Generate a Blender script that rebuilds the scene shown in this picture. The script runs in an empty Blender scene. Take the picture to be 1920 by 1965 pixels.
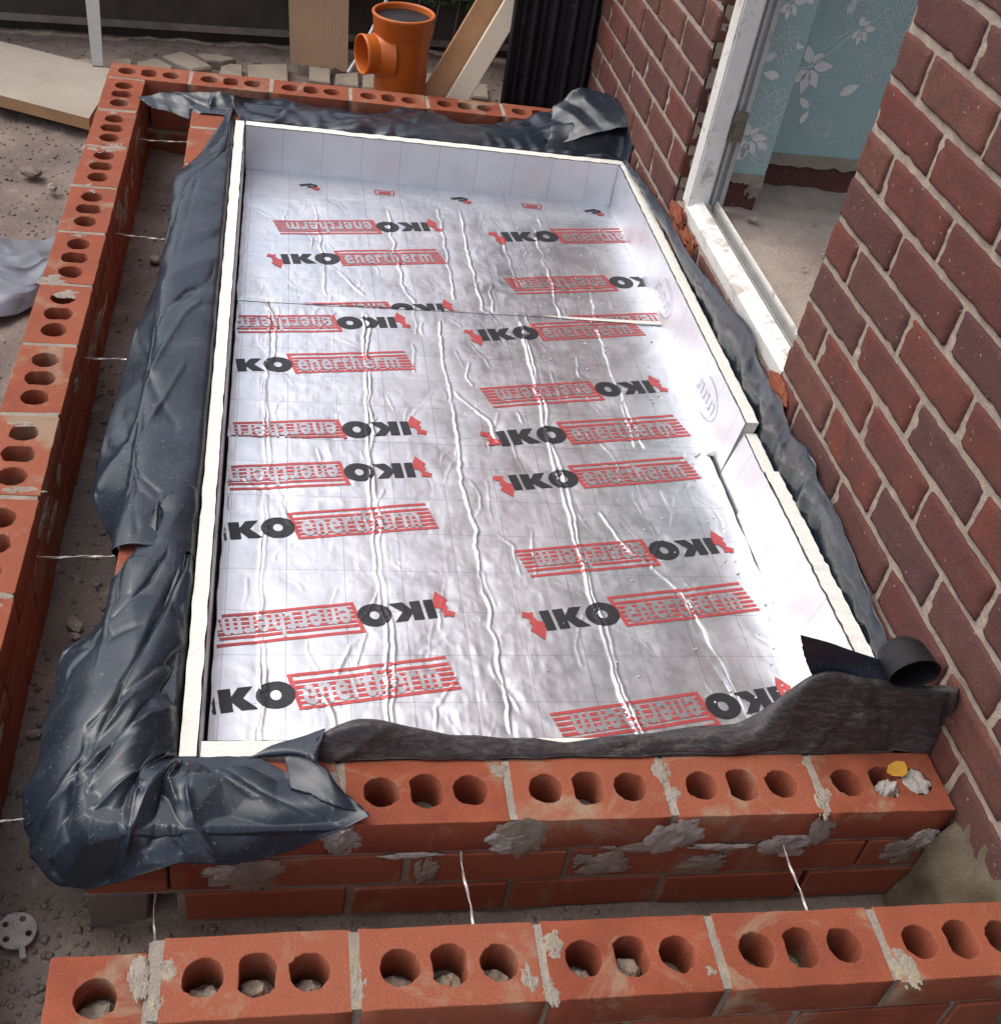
import bpy, bmesh, math, random
import numpy as np
from mathutils import Vector, Matrix, noise

# ---------------------------------------------------------------- camera, sky, sun, exposure
scene = bpy.context.scene
C = scene.collection
cam_d = bpy.data.cameras.new('camera'); cam = bpy.data.objects.new('camera', cam_d); C.objects.link(cam)
CR = [[0.97983, -0.13189, 0.15012], [-0.02778, 0.65406, 0.75594], [-0.19789, -0.74486, 0.6372]]
M4 = Matrix([[CR[0][0], CR[1][0], CR[2][0], 0], [CR[0][1], CR[1][1], CR[2][1], 0], [CR[0][2], CR[1][2], CR[2][2], 0], [0, 0, 0, 1]])
M4.translation = Vector((-0.333, -0.8743, 1.286))
cam.matrix_world = M4
cam_d.sensor_fit = 'HORIZONTAL'; cam_d.sensor_width = 36; cam_d.lens = 41.777
cam_d.clip_start = .05; cam_d.clip_end = 200
scene.camera = cam

SUN_EL, SUN_AZ = math.radians(58), math.radians(-66)      # azimuth from +Y towards +X
world = bpy.data.worlds.new('World'); scene.world = world; world.use_nodes = True
wt = world.node_tree; wt.nodes.clear()
sky = wt.nodes.new('ShaderNodeTexSky'); sky.sky_type = 'NISHITA'; sky.sun_disc = False
sky.sun_elevation = SUN_EL; sky.sun_rotation = SUN_AZ; sky.air_density = 1.0; sky.dust_density = 4.0; sky.ozone_density = 1.0
hs = wt.nodes.new('ShaderNodeHueSaturation'); hs.inputs['Saturation'].default_value = .55
bg = wt.nodes.new('ShaderNodeBackground'); bg.inputs['Strength'].default_value = .15
wo = wt.nodes.new('ShaderNodeOutputWorld')
wt.links.new(sky.outputs[0], hs.inputs['Color']); wt.links.new(hs.outputs[0], bg.inputs['Color']); wt.links.new(bg.outputs[0], wo.inputs[0])
sl = bpy.data.lights.new('sun', 'SUN'); sl.energy = .5;  sl.angle = math.radians(60); sl.color = (1, .97, .93)
sun = bpy.data.objects.new('sun', sl); C.objects.link(sun)
sd = Vector((math.sin(SUN_AZ)*math.cos(SUN_EL), math.cos(SUN_AZ)*math.cos(SUN_EL), math.sin(SUN_EL)))
sun.rotation_euler = sd.to_track_quat('Z', 'Y').to_euler()
vs = scene.view_settings; vs.view_transform = 'Standard'; vs.look = 'None'; vs.gamma = 1; vs.exposure = 0.70
scene.render.engine = 'CYCLES'
scene.cycles.max_bounces = 5; scene.cycles.diffuse_bounces = 3; scene.cycles.glossy_bounces = 4; scene.cycles.caustics_reflective = False; scene.cycles.caustics_refractive = False

rnd = random.Random(7)
def fbm(v, oct=4): return noise.fractal(Vector(v), 1.0, 2.0, oct)

# ---------------------------------------------------------------- materials
def mat(name):
    m = bpy.data.materials.new(name); m.use_nodes = True
    nt = m.node_tree; b = nt.nodes['Principled BSDF']
    return m, nt, b
def coords(nt, scale=1.0, rand=True, kind='Object'):
    tc = nt.nodes.new('ShaderNodeTexCoord'); out = tc.outputs[kind]
    if rand:
        oi = nt.nodes.new('ShaderNodeObjectInfo')
        mu = nt.nodes.new('ShaderNodeMath'); mu.operation = 'MULTIPLY'; mu.inputs[1].default_value = 37.0
        nt.links.new(oi.outputs['Random'], mu.inputs[0])
        ad = nt.nodes.new('ShaderNodeVectorMath'); ad.operation = 'ADD'
        nt.links.new(out, ad.inputs[0]); nt.links.new(mu.outputs[0], ad.inputs[1]); out = ad.outputs[0]
    return out
def ntex(nt, vec, scale, detail=5, rough=.6, dist=0):
    n = nt.nodes.new('ShaderNodeTexNoise'); n.inputs['Scale'].default_value = scale; n.inputs['Detail'].default_value = detail
    n.inputs['Roughness'].default_value = rough; n.inputs['Distortion'].default_value = dist
    nt.links.new(vec, n.inputs['Vector']); return n.outputs[0]
def ramp(nt, fac, stops):
    r = nt.nodes.new('ShaderNodeValToRGB'); e = r.color_ramp.elements
    while len(e) < len(stops): e.new(.5)
    for el, (p, c) in zip(e, stops):
        el.position = p; el.color = (*c, 1) if len(c) == 3 else c
    nt.links.new(fac, r.inputs[0]); return r.outputs[0]
def mixc(nt, fac, a, b, mode='MIX'):
    m = nt.nodes.new('ShaderNodeMix'); m.data_type = 'RGBA'; m.blend_type = mode
    for k, v in ((0, fac), (6, a), (7, b)):
        if hasattr(v, 'is_linked') or hasattr(v, 'links'): nt.links.new(v, m.inputs[k])
        else: m.inputs[k].default_value = v if k == 0 else (*v, 1)
    return m.outputs[2]
def g(v): return (v, v, v)
def bump(nt, b, h, strength=.4, dist=.002):
    bp = nt.nodes.new('ShaderNodeBump'); bp.inputs['Strength'].default_value = strength; bp.inputs['Distance'].default_value = dist
    nt.links.new(h, bp.inputs['Height']); nt.links.new(bp.outputs[0], b.inputs['Normal'])
def madd(nt, a, b, f=1.0):
    m = nt.nodes.new('ShaderNodeMath'); m.operation = 'MULTIPLY_ADD'; nt.links.new(b, m.inputs[0]); m.inputs[1].default_value = f; nt.links.new(a, m.inputs[2]); return m.outputs[0]
def surface(name, base, alt, stain=None, scale=30, rough=.85, bs=.5, bd=.002, stain_scale=9, stain_lo=.55, rand=True, hue_var=0, spec=.3, fine=420, alt2=None, metallic=0, speck=None):
    m, nt, b = mat(name); v = coords(nt, rand=rand)
    c = mixc(nt, ramp(nt, ntex(nt, v, scale), [(.35, g(0)), (.7, g(1))]), base, alt)
    if alt2:
        oi = nt.nodes.new('ShaderNodeObjectInfo'); c = mixc(nt, ramp(nt, oi.outputs['Random'], [(.1, g(0)), (.9, g(1))]), c, mixc(nt, ntex(nt, v, scale*.7), alt2, base))
    f = ntex(nt, v, fine, 3, .7)
    c = mixc(nt, 1.0, c, ramp(nt, f, [(.3, g(.72)), (.7, g(1.18))]), 'MULTIPLY')
    if stain: c = mixc(nt, ramp(nt, ntex(nt, v, stain_scale, 6, .65, .6), [(stain_lo, g(0)), (stain_lo+.12, g(.8))]), c, stain)
    if speck:
        vo = nt.nodes.new('ShaderNodeTexVoronoi'); vo.inputs['Scale'].default_value = 90; nt.links.new(v, vo.inputs['Vector'])
        c = mixc(nt, ramp(nt, vo.outputs['Distance'], [(.05, g(.6)), (.11, g(0))]), c, speck)
    nt.links.new(c, b.inputs['Base Color']); b.inputs['Roughness'].default_value = rough
    b.inputs['Specular IOR Level'].default_value = spec; b.inputs['Metallic'].default_value = metallic
    h = madd(nt, f, ntex(nt, v, scale*2.5, 5, .7), 1.2); bump(nt, b, h, bs, bd)
    return m
MT = {}
MT['new_brick'] = surface('new_red_brick', (.320, .084, .041), (.205, .050, .026), stain=(.30, .225, .15), scale=11, stain_scale=8, stain_lo=.54, bs=.6, bd=.0016, alt2=(.30, .104, .058), speck=(.33, .18, .13))
def house_brick_mat():
    m, nt, b = mat('weathered_house_brick'); v = coords(nt); oi = nt.nodes.new('ShaderNodeObjectInfo')
    c = ramp(nt, oi.outputs['Random'], [(0, (.245, .068, .042)), (.28, (.190, .056, .044)), (.45, (.118, .056, .052)), (.66, (.225, .088, .062)), (.82, (.135, .052, .046)), (1, (.165, .050, .042))])
    c = mixc(nt, ramp(nt, ntex(nt, v, 14, 6, .7, .6), [(.36, g(0)), (.66, g(.85))]), c, (.125, .054, .048))
    c = mixc(nt, ramp(nt, ntex(nt, v, 30, 6, .75, 1.2), [(.56, g(0)), (.74, g(.6))]), c, (.225, .125, .10))
    f = ntex(nt, v, 380, 3, .8); c = mixc(nt, 1.0, c, ramp(nt, f, [(.3, g(.6)), (.7, g(1.3))]), 'MULTIPLY')
    vo = nt.nodes.new('ShaderNodeTexVoronoi'); vo.inputs['Scale'].default_value = 42; nt.links.new(v, vo.inputs['Vector'])
    c = mixc(nt, ramp(nt, vo.outputs['Distance'], [(.07, g(.75)), (.11, g(0))]), c, (.40, .30, .25))
    nt.links.new(c, b.inputs['Base Color']); b.inputs['Roughness'].default_value = .88; b.inputs['Specular IOR Level'].default_value = .3
    bump(nt, b, madd(nt, f, ntex(nt, v, 60, 6, .75), 1.5), 1.0, .0035); return m
MT['house_brick'] = house_brick_mat()
MT['pale_mortar'] = surface('pale_sand_mortar', (.46, .37, .30), (.34, .27, .22), scale=40, bs=.8, bd=.003)
MT['grey_mortar'] = surface('grey_cement_mortar', (.38, .33, .275), (.27, .225, .185), scale=25, bs=.8, bd=.003, stain=(.40, .34, .22), stain_scale=14)
MT['fresh_mortar'] = surface('fresh_grey_mortar', (.46, .42, .38), (.34, .30, .265), scale=30, bs=.5, bd=.003)
MT['soil'] = surface('trodden_soil', (.235, .19, .16), (.135, .105, .088), scale=5, bs=.8, bd=.004, stain=(.30, .25, .215), stain_scale=18, stain_lo=.58, rand=False, fine=160)
MT['stone'] = surface('pale_stone', (.40, .34, .29), (.27, .22, .19), scale=35, bs=.8, bd=.003)
MT['pebble'] = surface('grey_brown_pebble', (.23, .18, .15), (.14, .11, .09), scale=40, bs=.6, alt2=(.34, .29, .25))
MT['paving'] = surface('buff_paving_stone', (.34, .29, .23), (.26, .22, .17), scale=8, bs=.6, stain=(.19, .155, .12), stain_scale=9, stain_lo=.56)
MT['concrete'] = surface('cream_concrete', (.47, .41, .33), (.38, .32, .25), scale=8, bs=.5, stain=(.27, .22, .17), stain_scale=5, stain_lo=.62)
MT['old_plank'] = surface('weathered_pale_plank', (.42, .375, .315), (.35, .305, .25), scale=5, bs=.4, stain=(.30, .24, .175), stain_scale=7, stain_lo=.58)
MT['footing'] = surface('rough_concrete_footing', (.25, .20, .17), (.18, .14, .12), scale=12, bs=.9, bd=.004)
MT['mossy'] = surface('mossy_render', (.19, .155, .105), (.115, .09, .062), scale=12, bs=.9, bd=.004)
MT['dark_fence'] = surface('dark_stained_timber', (.070, .060, .050), (.040, .034, .028), scale=10, rough=.6, bs=.5)
MT['fence_lip'] = surface('grey_lit_timber_edge', (.22, .19, .165), (.13, .11, .09), scale=14, bs=.6)  # lip colour carries the light caught by the boards' lower edges
MT['cardboard'] = surface('brown_fibreboard', (.40, .265, .165), (.34, .22, .135), scale=8, bs=.3, stain=(.24, .15, .09), stain_lo=.7)
MT['grey_paint'] = surface('grey_primed_strip', (.38, .37, .35), (.30, .29, .275), scale=10, bs=.3)
MT['timber_light'] = surface('planed_pine', (.70, .60, .47), (.64, .53, .40), scale=9, bs=.3, rough=.6)
MT['timber_brown'] = surface('sawn_brown_pine', (.42, .24, .12), (.33, .18, .085), scale=9, bs=.4, rough=.7)
MT['black_sheet'] = surface('black_bitumen_sheet', (.010, .009, .010), (.018, .016, .018), scale=20, rough=.55, bs=.5, stain=(.075, .066, .064), stain_scale=26, stain_lo=.60)
MT['upvc'] = surface('dirty_white_plastic', (.80, .77, .73), (.74, .70, .65), scale=14, rough=.4, bs=.12, stain=(.36, .29, .23), stain_scale=20, stain_lo=.55)
MT['upvc_grey'] = surface('grimy_grey_plastic', (.42, .41, .39), (.33, .32, .30), scale=14, rough=.5, bs=.15, stain=(.17, .14, .12), stain_scale=30, stain_lo=.62)
MT['hinge'] = surface('tarnished_metal', (.20, .175, .13), (.13, .11, .08), scale=30, rough=.5, bs=.3, metallic=.4)
MT['plaster'] = surface('crumbling_plaster', (.40, .33, .26), (.30, .24, .18), scale=20, bs=.9, bd=.004)
MT['wallpaper'] = surface('teal_wallpaper', (.33, .45, .43), (.30, .41, .395), scale=5, rough=.6, bs=.1, fine=300)
MT['print_pale'] = surface('pale_printed_flower', (.72, .69, .68), (.64, .61, .60), scale=20, rough=.6, bs=.05)
MT['print_line'] = surface('pale_blue_printed_line', (.62, .67, .67), (.54, .60, .60), scale=20, rough=.6, bs=.05)
MT['rubble_floor'] = surface('dusty_floor_screed', (.45, .365, .30), (.31, .235, .19), scale=6, bs=.9, bd=.005, stain=(.42, .35, .28), stain_scale=10, stain_lo=.57, fine=180)
MT['orange'] = surface('orange_pvc', (.56, .135, .018), (.52, .12, .015), scale=5, rough=.38, bs=.04, spec=.5)
MT['orange_rubble'] = surface('broken_orange_brick', (.42, .13, .065), (.31, .085, .045), scale=20, bs=1, bd=.006)
MT['foam'] = surface('cream_insulation_foam', (.84, .82, .75), (.80, .775, .69), scale=30, bs=.25, bd=.0012, rough=.9)
MT['white'] = surface('white_cord', (.7, .71, .73), (.6, .6, .62), rough=.5, bs=.05)
MT['wire'] = surface('stainless_tie_wire', (.62, .57, .54), (.48, .43, .41), rough=.4, metallic=.3, bs=.1)
MT['yellow'] = surface('yellow_leaf', (.52, .28, .03), (.42, .20, .02), scale=30, rough=.6)
MT['bag'] = surface('grey_builders_plastic', (.22, .23, .265), (.16, .17, .20), scale=4, rough=.32, bs=.05, rand=False)
MT['leafgreen'] = surface('dark_leaf', (.022, .05, .016), (.012, .03, .01), rough=.5)
MT['crumb'] = surface('white_foam_crumb', (.8, .78, .72), (.72, .69, .62))
MT['plastic_disc'] = surface('dusty_white_disc', (.42, .40, .38), (.30, .27, .25), scale=40, stain=(.2, .16, .14), stain_scale=60)

def membrane_mat():
    m, nt, b = mat('dusty_black_polythene'); v = coords(nt, rand=False)
    c = mixc(nt, ntex(nt, v, 5, 4), (.012, .019, .030), (.020, .028, .040))
    d1 = ramp(nt, ntex(nt, v, 6, 7, .7, 1.2), [(.52, g(0)), (.80, g(.45))])
    d2 = ramp(nt, ntex(nt, v, 160, 3, .75), [(.62, g(0)), (.74, g(.6))])
    c = mixc(nt, d1, c, (.115, .115, .12)); c = mixc(nt, d2, c, (.26, .25, .25))
    nt.links.new(c, b.inputs['Base Color'])
    r = ramp(nt, ntex(nt, v, 7, 5, .7, .5), [(.35, g(.20)), (.75, g(.42))]); nt.links.new(r, b.inputs['Roughness'])
    b.inputs['Specular IOR Level'].default_value = .5
    bump(nt, b, ntex(nt, v, 55, 3, .5), .10, .002)
    return m
MT['membrane'] = membrane_mat()
def membrane_back():
    m, nt, b = mat('muddy_polythene_back'); v = coords(nt, rand=False)
    mp = nt.nodes.new('ShaderNodeMapping'); mp.inputs['Scale'].default_value = (.45, 1, 1.5); mp.inputs['Rotation'].default_value = (0, .35, 0); nt.links.new(v, mp.inputs[0]); v2 = mp.outputs[0]
    f1 = ntex(nt, v2, 70, 8, .8, 1.5); f2 = ntex(nt, v, 9, 5, .6)
    c = mixc(nt, ramp(nt, f1, [(.46, g(0)), (.70, g(1))]), (.026, .023, .026), (.15, .125, .115)); c = mixc(nt, ramp(nt, f2, [(.4, g(0)), (.7, g(.5))]), c, (.030, .027, .031))
    nt.links.new(c, b.inputs['Base Color']); b.inputs['Roughness'].default_value = .5
    bump(nt, b, f1, .35, .002)
    return m
MT['membrane_mud'] = membrane_back()
def foil_mat(name, base, rough, bstr, grid):
    m, nt, b = mat(name); v = coords(nt, rand=False)
    b.inputs['Metallic'].default_value = 1.0
    c = mixc(nt, ramp(nt, ntex(nt, v, 7, 6, .7), [(.4, g(0)), (.75, g(1))]), base, tuple(t*.90 for t in base))
    if grid:    # fine printed pin-lines
        sp = nt.nodes.new('ShaderNodeSeparateXYZ'); nt.links.new(v, sp.inputs[0])
        for ax, period, w in grid:
            a = nt.nodes.new('ShaderNodeMath'); a.operation = 'PINGPONG'; a.inputs[1].default_value = period/2; nt.links.new(sp.outputs[ax], a.inputs[0])
            l = nt.nodes.new('ShaderNodeMath'); l.operation = 'LESS_THAN'; l.inputs[1].default_value = w; nt.links.new(a.outputs[0], l.inputs[0])
            k = nt.nodes.new('ShaderNodeMath'); k.operation = 'MULTIPLY'; k.inputs[1].default_value = .5; nt.links.new(l.outputs[0], k.inputs[0])
            c = mixc(nt, k.outputs[0], c, (.12, .12, .13))
    nt.links.new(c, b.inputs['Base Color'])
    r = ramp(nt, ntex(nt, v, 11, 6, .75), [(.3, g(rough-.06)), (.75, g(rough+.12))]); nt.links.new(r, b.inputs['Roughness'])
    vo = nt.nodes.new('ShaderNodeTexVoronoi'); vo.feature = 'SMOOTH_F1'; vo.inputs['Scale'].default_value = 45; 
    ds = nt.nodes.new('ShaderNodeVectorMath'); ds.operation = 'ADD'
    nn = nt.nodes.new('ShaderNodeTexNoise'); nn.inputs['Scale'].default_value = 20; nn.inputs['Detail'].default_value = 3; nt.links.new(v, nn.inputs['Vector'])
    sc = nt.nodes.new('ShaderNodeVectorMath'); sc.operation = 'SCALE'; sc.inputs['Scale'].default_value = .06; nt.links.new(nn.outputs['Color'], sc.inputs[0])
    nt.links.new(v, ds.inputs[0]); nt.links.new(sc.outputs[0], ds.inputs[1]); nt.links.new(ds.outputs[0], vo.inputs['Vector'])
    h = madd(nt, ntex(nt, v, 60, 5, .6, .5), vo.outputs['Distance'], 1.2)
    bump(nt, b, h, bstr, .0025)
    return m
MT['foil'] = foil_mat('crinkled_foil', (.86, .87, .895), .39, .10, [(0, .0985, .0006), (1, .0985, .0005)])
MT['foil_smooth'] = foil_mat('smooth_foil_facing', (.76, .77, .80), .46, .10, [(1, .105, .0006), (0, .105, .0006)])
def ink(name, col, metallic=.55, rough=.42):
    m, nt, b = mat(name); v = coords(nt)
    c = mixc(nt, ntex(nt, v, 60, 4), col, tuple(t*.75 for t in col)); nt.links.new(c, b.inputs['Base Color'])
    b.inputs['Metallic'].default_value = metallic; b.inputs['Roughness'].default_value = rough; return m
MT['ink_red'] = ink('red_ink_on_foil', (.70, .13, .13))
MT['ink_black'] = ink('black_ink_on_foil', (.05, .05, .055), .4)
MT['ink_letter'] = ink('silver_letter', (.72, .70, .72), .9, .38)
MT['ink_faint'] = ink('faint_grey_ink', (.60, .60, .63), .9, .45)

# ---------------------------------------------------------------- helpers
def mobj(name, verts, faces, m, parent=None, smooth=False):
    me = bpy.data.meshes.new(name); me.from_pydata([tuple(v) for v in verts], [], faces); me.validate()
    if smooth: me.polygons.foreach_set('use_smooth', [True]*len(me.polygons))
    return link(name, me, m, parent)
def link(name, me, m, parent=None, loc=None, rot=None):
    if m is not None and not me.materials: me.materials.append(m)
    o = bpy.data.objects.new(name, me); C.objects.link(o)
    if loc is not None: o.location = loc
    if rot is not None: o.rotation_euler = rot
    if parent is not None: attach(o, parent)
    return o
ROOT = {}
def attach(o, parent):
    o.parent = parent
    o.matrix_parent_inverse = ROOT.get(parent.name, Matrix.Identity(4))
def world_inv(o):   # children of o are given in world coordinates
    ROOT[o.name] = o.matrix_basis.inverted() if o.parent is None else (o.parent_world @ o.matrix_basis).inverted()
def tag(o, label, cat, group=None, kind=None):
    o['label'] = label; o['category'] = cat
    if group: o['group'] = group
    if kind: o['kind'] = kind
    return o
def thing(name, label, cat, loc=(0, 0, 0), group=None, kind=None):
    o = bpy.data.objects.new(name, None); C.objects.link(o); o.location = loc; o.empty_display_size = .05
    ROOT[o.name] = Matrix.Translation(-Vector(loc))
    if kind: o['kind'] = kind
    if label: tag(o, label, cat, group)
    return o
class MB:
    def __init__(s): s.v, s.f = [], []
    def add(s, verts, faces):
        n = len(s.v); s.v += [tuple(v) for v in verts]; s.f += [tuple(i+n for i in f) for f in faces]
    def box(s, a, b, jit=0):
        (x0, y0, z0), (x1, y1, z1) = a, b
        vs_ = [(x, y, z) for z in (z0, z1) for y in (y0, y1) for x in (x0, x1)]
        if jit: vs_ = [tuple(c+rnd.uniform(-jit, jit) for c in v) for v in vs_]
        s.add(vs_, [(0, 2, 3, 1), (4, 5, 7, 6), (0, 1, 5, 4), (2, 6, 7, 3), (0, 4, 6, 2), (1, 3, 7, 5)])
    def tube(s, pts, r, n=8, caps=True):
        pts = [Vector(p) for p in pts]; rs = r if isinstance(r, (list, tuple)) else [r]*len(pts)
        rings = []; up = Vector((0.13, .21, 1)).normalized()
        for i, p in enumerate(pts):
            d = (pts[min(i+1, len(pts)-1)]-pts[max(i-1, 0)]).normalized()
            if abs(d.dot(up)) > .98: up = Vector((1, 0.1, 0)).normalized()
            a = d.cross(up).normalized(); b = d.cross(a)
            rings.append([p+(a*math.cos(2*math.pi*k/n)+b*math.sin(2*math.pi*k/n))*rs[i] for k in range(n)])
        vs_ = [v for rg in rings for v in rg]; fs = []
        for i in range(len(pts)-1):
            for k in range(n): fs.append((i*n+k, i*n+(k+1) % n, (i+1)*n+(k+1) % n, (i+1)*n+k))
        if caps: fs += [tuple(range(n)), tuple(range((len(pts)-1)*n, len(pts)*n))[::-1]]
        s.add(vs_, fs)
    def build(s, name, m, parent=None, smooth=False): return mobj(name, s.v, s.f, m, parent, smooth)
def fix_normals(o):
    bm = bmesh.new(); bm.from_mesh(o.data); bmesh.ops.recalc_face_normals(bm, faces=bm.faces); bm.to_mesh(o.data); bm.free(); return o
def bevel_box(name, size, bev=.002, jit=.0012, seed=0, seg=1):
    r = random.Random(seed); bm = bmesh.new(); bmesh.ops.create_cube(bm, size=1)
    for v in bm.verts: v.co = Vector((v.co.x*size[0]+r.uniform(-jit, jit), v.co.y*size[1]+r.uniform(-jit, jit), v.co.z*size[2]+r.uniform(-jit, jit)))
    if bev: bmesh.ops.bevel(bm, geom=list(bm.edges), offset=bev, segments=seg, affect='EDGES')
    me = bpy.data.meshes.new(name); bm.to_mesh(me); bm.free(); return me
def curve_mesh(name, splines, half, bev=.0012):
    cu = bpy.data.curves.new(name, 'CURVE'); cu.dimensions = '2D'; cu.fill_mode = 'BOTH'; cu.extrude = half-bev; cu.bevel_depth = bev; cu.bevel_resolution = 1; cu.offset = -bev
    for pts in splines:
        s = cu.splines.new('POLY'); s.points.add(len(pts)-1); s.use_cyclic_u = True
        for p, q in zip(s.points, pts): p.co = (q[0], q[1], 0, 1)
    o = bpy.data.objects.new(name, cu); C.objects.link(o)
    dg = bpy.context.evaluated_depsgraph_get(); me = bpy.data.meshes.new_from_object(o.evaluated_get(dg))
    bpy.data.objects.remove(o); bpy.data.curves.remove(cu); me.materials.clear(); me.name = name
    return me
def perforated(name, L, D, H, cx, seed):
    r = random.Random(seed); sp = []
    out = []
    for (ax, ay), (bx, by) in (((-1, -1), (1, -1)), ((1, -1), (1, 1)), ((1, 1), (-1, 1)), ((-1, 1), (-1, -1))):
        for k in range(9):
            t = k/9; j = .0008
            out.append(((ax+(bx-ax)*t)*L/2+r.uniform(-j, j), (ay+(by-ay)*t)*D/2+r.uniform(-j, j)))
    sp.append(out)
    for i, (hx, kind) in enumerate(cx):
        h = []
        chip = r.uniform(0, 6.28)
        for k in range(30):
            a = 2*math.pi*k/30
            if kind == 'r': x, y = .0235*math.cos(a), .0235*math.sin(a)
            else:
                c, s_ = math.cos(a), math.sin(a)
                x = max(-.0208, min(.0208, .0262*c)); y = .027*s_
            n = 1+.035*r.uniform(-1, 1)+(.10*math.exp(-((a-chip+3.14) % 6.28-3.14)**2/.06) if r.random() < .9 else 0)
            h.append((hx+x*n, y*n))
        sp.append(h[::-1])
    return curve_mesh(name, sp, H/2)
HOLES = ((-.060, 'r'), (0, 'm'), (.060, 'r'))
PERF = [perforated('perforated_brick', .215, .1025, .065, HOLES, 100+i) for i in range(6)]
PERF_HALF = perforated('perforated_half_brick', .108, .1025, .065, ((0.0, 'r'),), 120)
PERF_CUT = perforated('perforated_cut_brick', .192, .1025, .065, ((-.052, 'r'), (.006, 'm'), (.057, 'r')), 121)
SOLID = [bevel_box('solid_brick', (.215, .1025, .065), .0022, .0014, i) for i in range(5)]
SOLID_HALF = [bevel_box('solid_half_brick', (.1025, .1025, .065), .0022, .0014, 10+i) for i in range(3)]
def rough_brick(name, size, seed):
    bm = bmesh.new(); bmesh.ops.create_cube(bm, size=1); bmesh.ops.subdivide_edges(bm, edges=list(bm.edges), cuts=9, use_grid_fill=True); r_ = random.Random(seed); o = Vector((seed*1.7, seed*.9, 3))
    for v in bm.verts:
        c = Vector((v.co.x*size[0], v.co.y*size[1], v.co.z*size[2])); k = sum(abs(t) > .499 for t in v.co)
        d = Vector(noise.noise_vector(c*28+o))*.0016+Vector(noise.noise_vector(c*90+o))*.0009
        if k >= 2:
            inw = Vector([-math.copysign(1, t) if abs(t) > .499 else 0 for t in v.co]); d += inw*(.0014+.0016*abs(noise.noise(c*45+o))+(.0025 if noise.noise(c*22+o) > .45 else 0))
        v.co = c+d
    me = bpy.data.meshes.new(name); bm.to_mesh(me); bm.free(); me.polygons.foreach_set('use_smooth', [True]*len(me.polygons)); return me
HB = [rough_brick('house_brick', (.100, .2105, .0710), 20+i) for i in range(7)]
HBH = [rough_brick('house_half_brick', (.100, .099, .0710), 40+i) for i in range(4)]
for lst, k in ((PERF, 'new_brick'), ([PERF_HALF, PERF_CUT], 'new_brick'), (SOLID, 'new_brick'), (SOLID_HALF, 'new_brick'), (HB, 'house_brick'), (HBH, 'house_brick')):
    for me in lst: me.materials.append(MT[k])
def lump_mesh(name, size, seed, sub=3, amp=.35, flat=1.0):
    bm = bmesh.new(); bmesh.ops.create_icosphere(bm, subdivisions=sub, radius=1)
    o = Vector((seed*3.7, seed*1.3, seed*.7))
    for v in bm.verts:
        d = v.co.normalized(); k = 1+amp*fbm(d*1.3+o, 4)+amp*.4*fbm(d*4+o, 3); v.co = Vector((d.x*size[0], d.y*size[1], d.z*size[2]*flat))*k
    me = bpy.data.meshes.new(name); bm.to_mesh(me); bm.free(); return me
LUMPS = [lump_mesh('mortar_lump', (.0205, .020, .019), i) for i in range(4)]
for me in LUMPS: me.materials.append(MT['grey_mortar'])
LUMPS_F = [lump_mesh('fresh_mortar_lump', (.018, .017, .015), 10+i, amp=.5) for i in range(3)]
for me in LUMPS_F: me.materials.append(MT['fresh_mortar'])
def splat(name, center, rx, rz, normal, seed, m, parent, th=.006, n=30):
    """ragged skin of mortar smeared on a face: a height field that sinks below the face outside the smear"""
    normal = Vector(normal).normalized(); up = Vector((0, 0, 1)) if abs(normal.z) < .9 else Vector((0, 1, 0))
    a = up.cross(normal).normalized(); b = normal.cross(a); c = Vector(center); vs_ = []; H_ = []
    for i in range(n+1):
        for k in range(n+1):
            u, v = (i/n-.5)*3.0, (k/n-.5)*3.0; p = c+a*u*rx+b*v*rz
            f = 1-(u*u+v*v)*.85+1.1*noise.noise((u*1.3+seed*3.1, v*1.3, seed*.7))+.65*noise.noise((u*3.1+seed, v*3.1, seed))+.35*noise.noise((u*7+seed, v*7, 2))
            f = max(-.25, min(1, f)); h = th*(f**.6*(.75+.6*noise.noise(p*60)+.3*noise.noise(p*160)) if f > 0 else f*.8)
            if abs(u) > 1.48 or abs(v) > 1.48: f = -1; h = -.002
            H_.append(f); vs_.append(p+normal*max(h, -.0015))
    fs = []
    for i in range(n):
        for k in range(n):
            q_ = (i*(n+1)+k, (i+1)*(n+1)+k, (i+1)*(n+1)+k+1, i*(n+1)+k+1)
            if max(H_[t] for t in q_) > 0: fs.append(q_)
    if not fs: fs = [(0, 1, n+2, n+1)]
    us = sorted({t for f in fs for t in f}); ix = {t: q_ for q_, t in enumerate(us)}
    return fix_normals(mobj(name, [vs_[t] for t in us], [tuple(ix[t] for t in f) for f in fs], m, parent, True))
def catmull(P, t):
    n = len(P)-1; x = t*n; i = min(int(x), n-1); f = x-i
    p0, p1, p2, p3 = P[max(i-1, 0)], P[i], P[i+1], P[min(i+2, n)]
    return .5*((2*p1)+(p2-p0)*f+(2*p0-5*p1+4*p2-p3)*f*f+(3*p1-p0-3*p2+p3)*f**3)
def facet(p, seed, freq):
    """straight sharp creases with flat stretches between them"""
    tot = 0.0
    for k in range(5):
        an = seed*1.7+k*1.31; d = (math.cos(an), math.sin(an), .6*math.sin(an*2.1+k)); f = freq*(.55+.28*k)
        wv = noise.noise((p[0]*3.1+k*5+seed, p[1]*3.1, p[2]*3.1)); t = (p[0]*d[0]+p[1]*d[1]+p[2]*d[2])*f+wv*.9+seed
        tri = abs((t % 1.0)-.5)*2-.5; m = noise.noise((p[0]*4+seed*3, p[1]*4+k*11, p[2]*4)); m = max(0.0, min(1.0, (m+.12)*3))
        tot += tri*m*2.2/(1+.45*k)
    return tot
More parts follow.
